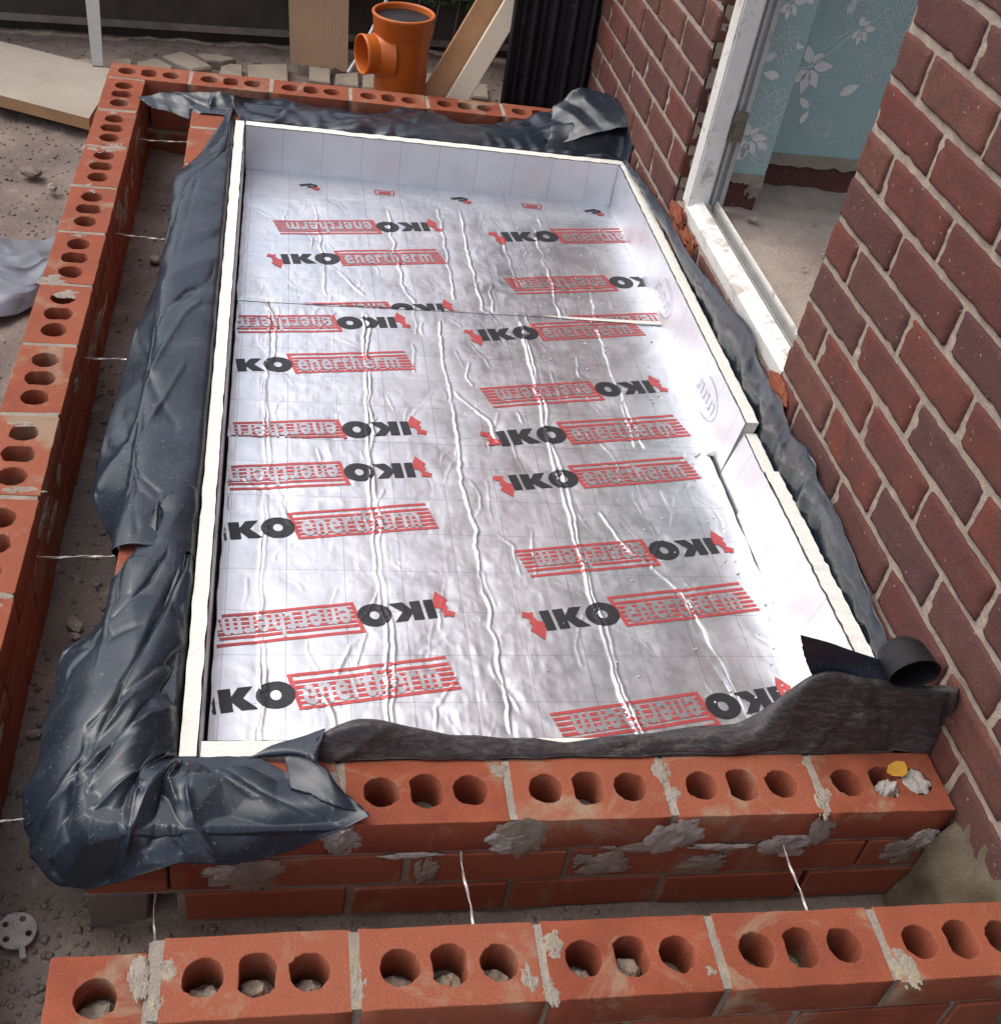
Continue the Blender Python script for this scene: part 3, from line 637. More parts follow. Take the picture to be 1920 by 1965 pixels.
# printed logos -----------------------------------------------------
def tess(polys, maxlen=.012):
    """polys: list of outlines (list of 2d points, holes allowed) -> triangulated, subdivided verts/faces"""
    bm = bmesh.new(); vs_ = []
    for pl in polys:
        loops = pl if isinstance(pl[0][0], (list, tuple)) else [pl]
        from mathutils.geometry import tessellate_polygon
        flat = [Vector((p[0], p[1], 0)) for lp in loops for p in lp]
        tris = tessellate_polygon([[Vector((p[0], p[1], 0)) for p in lp] for lp in loops])
        bv = [bm.verts.new(v) for v in flat]
        for t in tris:
            try: bm.faces.new([bv[i] for i in t])
            except ValueError: pass
    for _ in range(5):
        es = [e for e in bm.edges if e.calc_length() > maxlen]
        if not es: break
        bmesh.ops.subdivide_edges(bm, edges=es, cuts=1, use_grid_fill=False)
        bmesh.ops.triangulate(bm, faces=[f for f in bm.faces if len(f.verts) > 3])
    V_ = [tuple(v.co) for v in bm.verts]; bm.verts.index_update(); F_ = [tuple(v.index for v in f.verts) for f in bm.faces]; bm.free(); return V_, F_
def text_polys(txt, size, bold=.0):
    cu = bpy.data.curves.new('txt', 'FONT'); cu.body = txt; cu.size = size; cu.offset = bold; cu.resolution_u = 3; cu.space_character = 1.12
    o = bpy.data.objects.new('txt', cu); C.objects.link(o); me = bpy.data.meshes.new_from_object(o.evaluated_get(bpy.context.evaluated_depsgraph_get()))
    V_ = [v.co.copy() for v in me.vertices]; F_ = [tuple(p.vertices) for p in me.polygons]; bpy.data.objects.remove(o); bpy.data.curves.remove(cu); bpy.data.meshes.remove(me)
    return V_, F_
def tess_mesh(V_, F_, maxlen=.012):
    bm = bmesh.new(); bv = [bm.verts.new(v) for v in V_]
    for f in F_:
        try: bm.faces.new([bv[i] for i in f])
        except ValueError: pass
    bmesh.ops.triangulate(bm, faces=bm.faces)
    for _ in range(4):
        es = [e for e in bm.edges if e.calc_length() > maxlen]
        if not es: break
        bmesh.ops.subdivide_edges(bm, edges=es, cuts=1); bmesh.ops.triangulate(bm, faces=[f for f in bm.faces if len(f.verts) > 3])
    bm.verts.index_update(); V2 = [tuple(v.co) for v in bm.verts]; F2 = [tuple(v.index for v in f.verts) for f in bm.faces]; bm.free(); return V2, F2
# one logo in its own plane: total 1.0 long, heights relative (x 0..1): emblem .0-.07, IKO .07-.40, striped box .385-1.0
def logo_shapes():
    H_ = .105
    blk = [[(.078, 0), (.118, 0), (.118, H_), (.078, H_)],
           [(.132, 0), (.176, 0), (.176, H_*.40), (.205, 0), (.262, 0), (.215, H_*.52), (.255, H_), (.203, H_), (.176, H_*.64), (.176, H_), (.132, H_)]]
    el = lambda cx, cy, rx, ry, n: [(cx+rx*math.cos(2*math.pi*k/n), cy+ry*math.sin(2*math.pi*k/n)) for k in range(n)]
    blk.append([el(.330, H_*.5, .070, H_*.60, 28), el(.330, H_*.5, .020, H_*.24, 16)[::-1]])
    emb = [[(.074, .004), (.052, .040), (.030, .060), (.020, .050), (.022, .082), (.004, .066), (.000, .098), (.016, .120), (.030, .100), (.046, .110), (.052, .088), (.074, .070), (.078, .02)],
           [(.014, .118), (.040, .135), (.050, .112), (.034, .098)]]
    emb = [[(.000, .085), (.012, .112), (.034, .102), (.053, .106), (.048, .076), (.058, .052), (.080, .046), (.075, 0), (.055, -.046), (.036, -.018), (.014, .012), (.030, .030), (.022, .050), (.030, .068)]]
    x0, x1, y0, y1, sk = .392, 1.0, -.030, .140, .022
    red = []; n = 7; dy = (y1-y0)/n
    for i in range(n):
        a, b = y0+i*dy, y0+(i+.62)*dy
        if i == n-1: a, b = y1-.62*dy, y1
        f = lambda y: sk*(1-(y-y0)/(y1-y0))
        red.append([(x0+f(a)-.012, a), (x1+f(a)-.022, a), (x1+f(b)-.022, b), (x0+f(b)-.012, b)])
    red.append([(x0-.012+.022, y0), (x0+.024, y0), (x0+.006, y1), (x0-.012, y1)])
    return blk, emb, red
BLK, EMB, RED = logo_shapes()
BLK_T, EMB_T, RED_T = tess(BLK, .016), tess(EMB, .02), tess(RED, .03)
tv, tf = text_polys('enertherm', .2, .0052)
tx0 = min(v.x for v in tv); tx1 = max(v.x for v in tv); ty0 = min(v.y for v in tv); ty1 = max(v.y for v in tv)
tv = [Vector(((v.x-tx0)/(tx1-tx0)*.505+.425, (v.y-ty0)/(ty1-ty0)*.135-.012, 0)) for v in tv]
LET_T = tess_mesh(tv, tf, .02)
def z_on(x, y):
    for t, x0, x1, ya0, ya1, yb0, yb1, z in FLOORS:
        u = (x-x0)/(x1-x0); a = ya0+(ya1-ya0)*u; b = yb0+(yb1-yb0)*u
        if a <= y <= b and x0+.002 < x < x1-.002: return t, z
    return None, None
def logo(o_, xd, flipv, host):
    """o_: world xy of logo start (emblem end), xd: vector to the far end of the striped box, flipv: +-1 letter-up direction"""
    ox, oy = o_; dx, dy = xd; nx_, ny_ = -dy*flipv, dx*flipv
    parts = []
    for nm, (V_, F_), k, lift in (('striped_box', RED_T, 'ink_red', .0007), ('word', LET_T, 'ink_letter', .0011), ('initials', BLK_T, 'ink_black', .0009), ('emblem', EMB_T, 'ink_red', .0010)):
        W_ = []; ok = []
        for v in V_:
            x, y = ox+dx*v[0]+nx_*v[1], oy+dy*v[0]+ny_*v[1]; t, z = z_on(x, y); ok.append(t is host)
            W_.append((x, y, (z if z is not None else FZ)+foil_z(x, y)+lift))
        F2 = [f for f in F_ if all(ok[i] for i in f)]
        if not F2: continue
        used = sorted({i for f in F2 for i in f}); ix = {i: n for n, i in enumerate(used)}
        parts.append((nm, [W_[i] for i in used], [tuple(ix[i] for i in f) for f in F2], MT[k]))
    if not parts: return
    root = mobj('printed_logo', parts[0][1], parts[0][2], parts[0][3], host)
    for nm, v, f, m_ in parts[1:]:
        c = mobj(nm, v, f, m_); c.parent = root
LOGOS = [  # emblem end, far end of box, direction of the letter tops (+1 = to the left of travel)
 ((-0.342,1.639,-0.110), (0.090,1.716,-0.110), 1, fb_far), ((0.091,1.921,-0.110), (-0.335,1.851,-0.110), 1, fb_far),
 ((0.226,1.838,-0.110), (0.697,1.922,-0.110), 1, fb_far), ((0.682,1.723,-0.110), (0.229,1.636,-0.110), 1, fb_far),
 ((0.090,1.511,-0.110), (-0.300,1.455,-0.110), 1, fb_far), ((0.806,1.553,-0.110), (0.368,1.477,-0.110), 1, fb_far),
 ((-0.025,1.439,-0.110), (-0.442,1.385,-0.110), 1, fb_mid), ((0.107,1.349,-0.110), (0.543,1.436,-0.110), 1, fb_mid),
 ((-0.455,1.175,-0.110), (-0.026,1.236,-0.110), 1, fb_mid), ((0.537,1.236,-0.110), (0.111,1.153,-0.110), 1, fb_mid),
 ((-0.022,1.039,-0.110), (-0.448,0.987,-0.110), 1, fb_mid), ((0.097,0.959,-0.110), (0.550,1.039,-0.110), 1, fb_mid),
 ((-0.024,0.902,-0.110), (-0.446,0.851,-0.110), 1, fb_near), ((0.104,0.817,-0.110), (0.534,0.893,-0.110), 1, fb_near),
 ((-0.448,0.654,-0.110), (-0.023,0.719,-0.110), 1, fb_near), ((0.536,0.705,-0.110), (0.114,0.638,-0.110), 1, fb_near),
 ((-0.019,0.527,-0.110), (-0.428,0.463,-0.110), 1, fb_near), ((0.106,0.445,-0.110), (0.542,0.518,-0.110), 1, fb_near),
 ((-0.447,0.267,-0.110), (-0.022,0.335,-0.110), 1, fb_near), ((0.547,0.332,-0.110), (0.116,0.259,-0.110), 1, fb_near),
]
for a, b, s_, h in LOGOS: logo(a[:2], (b[0]-a[0], b[1]-a[1]), s_, h)
# partly hidden marks on the strip at the foot of the back board
for x in (-.27, .14, .52):
    V_, F_ = tess([[(0, 0), (.03, .012), (.05, .004), (.046, -.012), (.02, -.014), (.024, -.006), (.038, -.004), (.036, .002), (.004, -.008)]], .02)
    mobj('printed_mark', [(x+v[0], 2.095-.018*(x+.2)+v[1], FZ-.008+foil_z(x+v[0], 2.095+v[1])+.0012) for v in V_], F_, MT['ink_black'], fb_strip)
    V_, F_ = tess([[(.036, -.006), (.058, -.012), (.050, -.026), (.034, -.02)]], .02)
    mobj('printed_mark', [(x+v[0], 2.095-.018*(x+.2)+v[1], FZ-.008+foil_z(x+v[0], 2.095+v[1])+.0012) for v in V_], F_, MT['ink_red'], fb_strip)
for x in (-.07, .34):
    V_, F_ = tess([[(0, 0), (.058, 0), (.058, .003), (0, .003)], [(0.004, -.024), (.052, -.024), (.052, -.021), (.004, -.021)], [(0, 0), (.004, 0), (.008, -.024), (.004, -.024)], [(.054, 0), (.058, 0), (.054, -.024), (.050, -.024)], [(.012, -.006), (.046, -.006), (.046, -.015), (.012, -.015)]], .02)
    mobj('printed_mark', [(x+v[0], 2.10-.018*(x+.2)+v[1], FZ-.008+foil_z(x+v[0], 2.1+v[1])+.0012) for v in V_], F_, MT['ink_red'], fb_strip)

# upstand boards: a prism between two end sections; foil on the inner face, foam on the top
def upstand(label, A, B, tin, hgt, loc, inner, seed, lean=0, top_noise=.0015):
    """A,B: outer top ends; inner: unit vector towards the tray; tin: thickness; lean: how far the foot stands further in"""
    t = board('insulation_board', label, loc=loc); A, B, inner = Vector(A), Vector(B), Vector(inner); n = max(8, int((B-A).length/.012)); hA, hB = hgt
    lA, lB = lean if isinstance(lean, tuple) else (lean, lean)
    sec = []
    for i in range(n+1):
        s_ = i/n; p = A.lerp(B, s_); h = hA+(hB-hA)*s_; l = lA+(lB-lA)*s_
        jz = top_noise*noise.noise((s_*40, seed, 1))+.8*top_noise*noise.noise((s_*9, seed, 4)); ji = top_noise*1.2*noise.noise((s_*55, seed, 2)); jo = top_noise*1.2*noise.noise((s_*47, seed, 3))
        p = p+Vector((0, 0, jz))
        sec.append((p+inner*jo, p+inner*(tin+ji), p+inner*(tin+l)+Vector((0, 0, -h)), p+inner*l+Vector((0, 0, -h))))
    vs_ = [v for s_ in sec for v in s_]; fs = []
    for i in range(n):
        for k in (0, 2, 3): fs.append((i*4+k, i*4+(k+1) % 4, (i+1)*4+(k+1) % 4, (i+1)*4+k))
    fs += [(0, 1, 2, 3), tuple(n*4+k for k in (3, 2, 1, 0))]
    fix_normals(mobj('foam_core', vs_, fs, MT['foam'], t))
    fv = []; 
    for i in range(n+1):
        s_ = i/n; p = A.lerp(B, s_); l = lA+(lB-lA)*s_; fv += [p+inner*(tin+top_noise+.0004)-Vector((0, 0, .0015-sec[i][1].z+p.z)), p+inner*(tin+l+.0008)-Vector((0, 0, hA+(hB-hA)*s_))]
    mobj('foil_face', fv, [(i*2, i*2+1, i*2+3, i*2+2) for i in range(n)], MT['foil_smooth'], t, True)
    return t, sec
ub_l, _ = upstand('long upright insulation board edge along the black side flap', (-.4365, .112, .002), (-.4405, 2.196, .003), .0225, (.16, .16), (-.42, 1.1, -.16), (1, 0, 0), 1)
ub_b, _ = upstand('upright back insulation board with wide pale foil face', (-.413, 2.196, .004), (.630, 2.158, .003), .026, (.135, .135), (.1, 2.17, -.13), (0, -1, 0), 2)
ub_f, _ = upstand('upright front insulation board with only its cream corner showing', (-.409, .113, -.001), (.60, .113, -.004), .026, (.15, .15), (.1, .12, -.15), (0, 1, 0), 3)
ub_r1, s1_ = upstand('long upright insulation board beside the door sill', (.634, 2.128, .004), (.628, .904, .018), .026, (.135, .140), (.61, 1.5, -.13), (-1, 0, 0), 4, lean=(.001, .020), top_noise=.002)
ub_r2, _ = upstand('short upright insulation offcut wedged between two longer upright boards', (.629, .900, -.006), (.629, .772, -.008), .024, (.115, .115), (.61, .83, -.12), (-1, 0, 0), 5, lean=.024)
ub_r3, _ = upstand('upright insulation board beside the roll of black sheeting at the brick wall', (.630, .768, .003), (.633, .160, .012), .029, (.125, .130), (.61, .45, -.12), (-1, 0, 0), 6, lean=(.024, .034), top_noise=.003)
def faint_on(host, sec_in, y, z0, z1, x_in, w):
    """faint oval stamp with strokes on a foil face looking towards -X"""
    m_ = MB(); n = 40
    def P(a, b):  # a along y, b up 0..1
        z = z0+(z1-z0)*b; return (x_in(y+a, z)-.0012, y+a, z)
    def stroke(p, q, t=.0012):
        (a0, b0), (a1, b1) = p, q; da, db = a1-a0, (b1-b0)*(z1-z0); L = math.hypot(da, db) or 1; na, nb = -db/L*t, da/L*t/(z1-z0)
        m_.add([P(a0+na, b0+nb), P(a1+na, b1+nb), P(a1-na, b1-nb), P(a0-na, b0-nb)], [(0, 1, 2, 3)])
    pts = [(w*.5*math.cos(2*math.pi*k/n), .5+.45*math.sin(2*math.pi*k/n)) for k in range(n+1)]
    for p, q in zip(pts[8:], pts[9:31]): stroke(p, q)
    for k in range(6):
        a = -w*.36+w*.14*k; stroke((a, .35), (a, .65), .0016); stroke((a, .35 if k % 2 else .62), (a+w*.08, .35 if k % 2 else .62), .0014)
    m_.build('faint_stamp', MT['ink_faint'], host)
faint_on(ub_r1, None, 1.52, -.10, -.015, lambda y, z: .602-.020*(2.128-y)/1.22*(-z+.01)/.14, .16)
faint_on(ub_r1, None, 1.10, -.10, -.015, lambda y, z: .6005-.020*(2.128-y)/1.22*(-z+.01)/.14, .15)
faint_on(ub_r3, None, .62, -.105, -.02, lambda y, z: .6015-.026*(-z)/.125, .085)
faint_on(ub_r3, None, .34, -.105, -.02, lambda y, z: .6035-.030*(-z)/.125, .085)
# torn foam at the middle joint, crumbs
sp = (0.583,0.948,-0.100)
splat('torn_foam_edge', (.585, .962, FZ+.002), .012, .006, (0, 0, 1), 301, MT['foam'], fb_mid, .008)
tv_ = [(.30, 1.4785, FZ+.003), (.36, 1.4795, FZ+.0035), (.598, 1.4835, FZ+.0035), (.598, 1.471, FZ+.002), (.36, 1.4745, FZ+.001)]
mobj('torn_foam_edge', tv_, [(0, 4, 3, 2, 1)], MT['foam'], fb_far)
cv, cf = [], []; CR_ = [lump_mesh('crumb', (.0035, .003, .0022), 70+i, 1, .5) for i in range(3)]
for _ in range(150):
    x = .56-abs(rnd.gauss(0, .16)); y = rnd.uniform(.2, 2.0)
    if x < -.38: continue
    me = rnd.choice(CR_); s_ = rnd.uniform(.25, .9)*(1.6 if rnd.random() < .06 else 1); b0 = len(cv); z = FZ+foil_z(x, y)+.001
    cv += [(x+v.co.x*s_, y+v.co.y*s_, z+v.co.z*s_) for v in me.vertices]; cf += [tuple(b0+i for i in p.vertices) for p in me.polygons]
cr = mobj('foam_crumbs', cv, cf, MT['crumb'], None, True); cr['kind'] = 'stuff'; tag(cr, 'white foam crumbs scattered over the foil floor boards', 'crumbs')

# ---------------------------------------------------------------- black polythene membrane
mem = thing('damp_membrane', 'dusty black polythene sheeting draped around the foil insulation tray', 'plastic sheet', (-.5, .3, 0))
MM = MT['membrane']
def row(o, yi=None, lift=.016, z2=.004):
    x, y, z = o; yi = y if yi is None else yi
    ym = (y+yi)/2
    pts = [(-.4400, yi, -.035), (-.4440, yi, .002), (-.462, yi, .012), (-.505, ym, .016), (-.545, ym*.4+y*.6, .014), (-.566, y, .006*.6+z*.25)]
    if x > -.53: pts = [(-.4400, yi, -.035), (-.4440, yi, .000), (-.452, yi, lift*.6), (-.444*.6+x*.4, ym, lift), (-.444*.25+x*.75, y, z+.006)]
    return pts+[(x, y, z)]
loft('side_flap', [row((-0.456,2.299,0.012), 2.20), row((-0.471,2.182,0.006), 2.15), row((-0.504,2.042,0.000), 2.0), row((-0.535,1.824,-0.004), 1.84), row((-0.564,1.589,-0.016), 1.60), row((-0.577,1.335,-0.030), 1.32), row((-0.600,1.179,-0.036), 1.16), row((-0.619,0.907,-0.045), .90), row((-0.625,0.724,-0.055), .71), row((-0.604,0.647,-0.058), .62), row((-0.541,0.510,-0.030), .50)],
     300, 70, MM, mem, .0024, 4.5, 1., .003, lin=.4, creases=[(.15, .2, .32, .9, .004, .005), (.48, .3, .60, .7, .005, .005), (.66, .45, .78, .75, -.005, .005), (.74, .97, .90, .5, .006, .005), (.05, .35, .45, .62, .004, .012), (.30, .55, .50, .98, .005, .010), (.55, .40, .80, .97, -.007, .010), (.60, .97, .74, .45, .006, .010), (.70, .92, .97, .60, .006, .009), (.82, .98, .96, .35, .005, .010)], fade=.15)
loft('corner_sheet', [
   [(-.441, .66, -.03), (-.446, .66, .006), (-.47, .65, .020), (-.50, .60, .022), (-0.497,0.509,0.014)],
   [(-.441, .55, -.03), (-.446, .55, .006), (-.48, .53, .022), (-.53, .49, .014), (-0.539,0.475,0.000)],
   [(-.441, .46, -.03), (-.446, .46, .006), (-.48, .44, .020), (-.54, .40, .012), (-0.575,0.390,-0.028)],
   [(-.441, .38, -.03), (-.446, .38, .006), (-.49, .36, .018), (-.56, .34, .0), (-0.620,0.342,-0.050)],
   [(-.441, .30, -.03), (-.446, .30, .006), (-.49, .28, .022), (-.56, .25, .004), (-0.625,0.264,-0.060)],
   [(-.441, .22, -.03), (-.446, .22, .006), (-.50, .20, .030), (-.57, .16, .002), (-0.633,0.148,-0.075)],
   [(-.441, .16, -.03), (-.446, .16, .006), (-.50, .13, .026), (-.575, .09, -.016), (-0.638,0.071,-0.090)],
   [(-.441, .125, -.03), (-.447, .122, .004), (-.50, .08, .022), (-.565, .04, -.030), (-0.623,0.032,-0.100)],
   [(-.440, .112, -.03), (-.446, .109, .002), (-.49, .060, .024), (-.535, .005, -.020), (-0.578,-0.000,-0.105)],
   [(-.436, .111, -.03), (-.437, .106, .001), (-.465, .055, .030), (-.490, -.010, -.004), (-0.538,-0.011,-0.110)],
   [(-.428, .111, -.03), (-.427, .106, .001), (-.445, .055, .020), (-.455, -.006, -.006), (-0.484,-0.034,-0.050)],
   [(-.412, .111, -.03), (-.410, .106, .001), (-.415, .055, .026), (-.420, .000, .004), (-0.424,-0.030,-0.025)],
   [(-.395, .111, -.03), (-.392, .106, .001), (-.380, .055, .016), (-.365, .000, .000), (-0.357,-0.024,-0.044)],
   [(-.375, .111, -.03), (-.372, .106, .001), (-.345, .060, .014), (-.312, .005, .008), (-0.298,-0.016,-0.035)],
   [(-.355, .111, -.02), (-.352, .106, .002), (-.315, .070, .012), (-.262, .018, .014), (-0.243,-0.006,-0.009)],
   [(-.335, .111, -.01), (-.333, .108, .004), (-.285, .075, .012), (-.225, .040, .012), (-0.189,0.004,0.010)]],
   330, 120, MM, mem, .0070, 7.5, 4., .003, lin=.85, creases=[(.26, .15, .34, .70, .008, .005), (.33, .5, .47, .97, -.008, .005), (.44, .35, .58, .55, .007, .005), (.56, .5, .64, .95, -.007, .005), (.10, .5, .24, .9, .007, .005), (.68, .25, .78, .95, -.006, .006), (.73, .15, .86, .6, .006, .006), (.14, .40, .50, .80, .009, .008), (.30, .25, .52, .95, .012, .009), (.36, .2, .44, .95, -.010, .008), (.46, .15, .62, .98, .012, .008), (.52, .2, .50, .9, -.010, .008), (.58, .15, .74, .9, .010, .008), (.62, .3, .70, .6, -.009, .008), (.05, .2, .30, .6, .009, .007), (.66, .1, .66, .8, .008, .009), (.22, .55, .20, .98, .008, .008), (.40, .62, .60, .70, -.006, .01), (.8, .2, .95, .9, .004, .012)], fade=.3)
loft('corner_curl', [
   [(-0.353,0.103,0.004), (-.325, .107, .006), (-.300, .100, .010), (-0.292,0.049,0.014)],
   [(-0.314,0.118,0.014), (-.295, .102, .022), (-.278, .090, .020), (-0.267,0.036,0.018)],
   [(-0.277,0.122,0.026), (-.272, .090, .032), (-.258, .076, .028), (-0.244,0.020,0.019)],
   [(-0.246,0.126,0.037), (-.262, .080, .036), (-.245, .062, .030), (-0.224,0.013,0.018)],
   [(-0.260,0.110,0.039), (-.255, .072, .024), (-.235, .055, .020), (-0.200,0.009,0.013)]],
   40, 30, MM, mem, .002, 12, 7., .002)
# sheet standing up behind the front leaf, muddy side out
loft('front_fold', [
   [(-0.279,0.100,0.002), (-0.269,0.104,0.014), (-0.259,0.120,0.027), (-0.253,0.150,-0.006), (-.25, .165, -.05)],
   [(-0.258,0.099,0.001), (-0.251,0.107,0.018), (-0.232,0.126,0.040), (-0.222,0.160,-0.000), (-.23, .175, -.05)],
   [(-0.188,0.100,0.001), (-0.188,0.108,0.018), (-0.180,0.128,0.046), (-0.172,0.165,-0.002), (-.18, .18, -.05)],
   [(-0.080,0.099,0.001), (-0.081,0.105,0.012), (-0.080,0.126,0.022), (-0.071,0.160,-0.023), (-.09, .18, -.05)],
   [(0.031,0.099,0.001), (0.030,0.105,0.010), (0.032,0.124,0.016), (0.044,0.155,-0.025), (.02, .175, -.05)],
   [(0.099,0.100,0.001), (0.098,0.105,0.010), (0.101,0.122,0.011), (0.113,0.150,-0.026), (.09, .17, -.05)],
   [(0.184,0.100,0.001), (0.183,0.107,0.012), (0.185,0.124,0.017), (0.200,0.155,-0.024), (.17, .175, -.05)],
   [(0.279,0.102,0.001), (0.277,0.109,0.014), (0.280,0.126,0.021), (0.294,0.160,-0.022), (.26, .18, -.04)],
   [(0.359,0.102,0.001), (0.362,0.108,0.020), (0.368,0.130,0.032), (0.373,0.160,-0.007), (.34, .18, -.03)],
   [(0.417,0.103,0.001), (0.418,0.114,0.034), (0.407,0.134,0.095), (0.415,0.160,0.058), (.40, .185, -.02)],
   [(0.475,0.103,0.001), (0.466,0.116,0.050), (0.443,0.134,0.136), (0.449,0.155,0.101), (.44, .185, .0)],
   [(0.542,0.103,0.001), (0.533,0.110,0.050), (0.501,0.128,0.135), (0.521,0.150,0.105), (.53, .17, .03)],
   [(0.610,0.103,0.001), (0.600,0.113,0.046), (0.570,0.118,0.126), (0.588,0.140,0.104), (.59, .155, .03)],
   [(0.659,0.102,0.001), (0.654,0.112,0.040), (0.620,0.108,0.130), (0.641,0.130,0.109), (.635, .145, .03)],
   [(0.675,0.102,0.001), (0.677,0.115,0.036), (0.640,0.104,0.127), (0.660,0.125,0.105), (.648, .14, .03)]],
   260, 60, MT['membrane_mud'], mem, .0030, 8, 9., .002, creases=[(.74, .02, .80, .48, .006, .010), (.84, .05, .80, .5, -.006, .010), (.10, .05, .16, .5, .004, .012), (.40, .1, .45, .5, -.003, .012), (.70, .1, .78, .5, .006, .02), (.93, .0, .95, .5, -.012, .008), (.80, .5, .76, .05, .005, .02), (.62, .1, .66, .5, .004, .02)])
# lap folded inwards over the near end of the wall-side boards
loft('inner_lap', [
   [(0.390,0.150,0.205), (0.413,0.150,0.158), (0.442,0.142,0.112)],
   [(0.433,0.150,0.190), (0.456,0.148,0.147), (0.471,0.138,0.116)],
   [(0.480,0.150,0.172), (0.496,0.144,0.143), (0.507,0.132,0.123)],
   [(0.523,0.152,0.154), (0.535,0.140,0.137), (0.543,0.126,0.119)],
   [(0.547,0.150,0.146), (0.556,0.138,0.130), (0.566,0.122,0.114)]],
   36, 24, MM, mem, .002, 16, 12., .002)
# closed cup at the wall, coloured black to stand for shade inside the fold
rp = []
cz_ = Vector((0.562,0.112,0.164))
for t_, q_ in ((-.004, 1.03), (.0, 1.0), (.02, .98), (.045, .93), (.06, .6), (.064, .05)):
    ring = []
    for i in range(15):
        a = 2*math.pi*i/14; x_, z_ = math.cos(a), math.sin(a); z_ = z_ if z_ > 0 else z_*.72
        ring.append(cz_+Vector((.036*q_*x_+.004*z_, t_, .032*q_*z_-.10*t_)))
    rp.append(ring)
loft('fold_shade_cup', rp, 20, 56, MT['black_sheet'], mem, .0006, 20, 3., 0, collide=False)
# strip standing between the wall-side boards and the house wall
S_TOP = [(0.661,2.159,0.020), (0.645,2.001,0.045)]
strip_px = [(.600, 2.12, .03), (.606, 2.03, .045)]
rows_ = []
for (x, y, z), zb, xb in (((.606, 2.10, .035), -.02, .640), ((.612, 1.951, .052), -.02, .639), ((.618, 1.673, .072), -.02, .637), ((.622, 1.421, .082), -.02, .636), ((.6245, 1.253, .104), -.02, .635), ((.6270, 1.09, .126), -.02, .634), ((.629, 1.002, .106), -.02, .634), ((.6305, .92, .100), -.02, .634), ((.631, .859, .104), -.02, .634), ((.6315, .80, .086), -.02, .634), ((.632, .763, .089), -.02, .635), ((.633, .685, .103), -.02, .635), ((.634, .62, .088), -.02, .635), ((.6355, .534, .085), -.02, .636), ((.638, .385, .063), -.02, .637), ((.640, .264, .043), -.02, .639), ((.643, .17, .030), -.02, .641)):
    rows_.append([(xb, y-.01, zb), (xb-.0005, y-.005, zb+.3*(z-zb)), (.3*xb+.7*x-.004, y, zb+.66*(z-zb)), (x+.002, y, z)])
loft('wall_strip', rows_, 200, 18, MM, mem, .0030, 16, 15., .004, creases=[(.35+.06*k, 0, .36+.06*k, 1, .007*(-1)**k, .014) for k in range(8)])
# back drape between the back board and the far leaf
loft('back_drape', [
   [(-.415, 2.199, -.03), (-.43, 2.205, .006), (-0.451,2.270,0.020), (-0.449,2.300,0.030)],
   [(-.38, 2.199, -.03), (-.38, 2.205, .006), (-0.393,2.300,-0.006), (-0.390,2.360,0.000)],
   [(-.30, 2.198, -.03), (-.30, 2.204, .006), (-.30, 2.30, .004), (-0.325,2.420,-0.019)],
   [(-.20, 2.194, -.03), (-.20, 2.200, .006), (-.20, 2.30, .006), (-0.196,2.420,-0.029)],
   [(-.04, 2.190, -.03), (-.04, 2.195, .006), (-.04, 2.29, .004), (-0.064,2.410,-0.032)],
   [(.02, 2.188, -.03), (.02, 2.193, .006), (.02, 2.29, .010), (0.018,2.420,-0.013)],
   [(.10, 2.184, -.03), (.10, 2.190, .006), (.10, 2.29, .004), (0.106,2.420,-0.015)],
   [(.20, 2.180, -.03), (.20, 2.186, .006), (.20, 2.28, .0), (0.182,2.400,-0.030)],
   [(.29, 2.178, -.03), (.29, 2.182, .006), (.29, 2.28, -.002), (0.285,2.400,-0.025)],
   [(.36, 2.174, -.03), (.36, 2.180, .006), (.37, 2.28, .004), (0.377,2.420,-0.005)],
   [(.46, 2.170, -.03), (.46, 2.176, .006), (.47, 2.28, .008), (0.463,2.420,0.028)],
   [(.54, 2.168, -.03), (.54, 2.174, .004), (.56, 2.27, .004), (.57, 2.42, .02)],
   [(.61, 2.166, -.03), (.61, 2.170, .002), (.622, 2.24, .02), (.618, 2.40, .05)]],
   150, 36, MM, mem, .006, 11, 21., .003, creases=[(.12, .2, .2, .95, .012, .014), (.25, .3, .28, .9, -.010, .014), (.33, .2, .36, .9, .008, .012), (.44, .6, .5, 1, .010, .02)], fade=.3)
# tented lap across the far cavity corner
loft('corner_tent', [
   [(-0.700,2.300,-0.004), (-0.680,2.270,-0.005), (-0.658,2.250,-0.006)],
   [(-0.649,2.310,0.008), (-0.631,2.280,0.002), (-0.610,2.240,-0.009)],
   [(-0.595,2.320,0.014), (-0.575,2.270,0.006), (-0.559,2.220,-0.018)],
   [(-0.540,2.320,0.021), (-0.526,2.270,0.005), (-0.513,2.220,-0.031)],
   [(-0.491,2.310,0.026), (-0.482,2.260,0.006), (-0.483,2.220,-0.025)],
   [(-0.448,2.300,0.028), (-0.448,2.250,0.013), (-0.458,2.210,-0.004)]],
   60, 30, MM, mem, .005, 14, 31., .003, creases=[(.4, .1, .7, .9, .014, .02), (.75, .1, .6, .9, -.012, .02)])
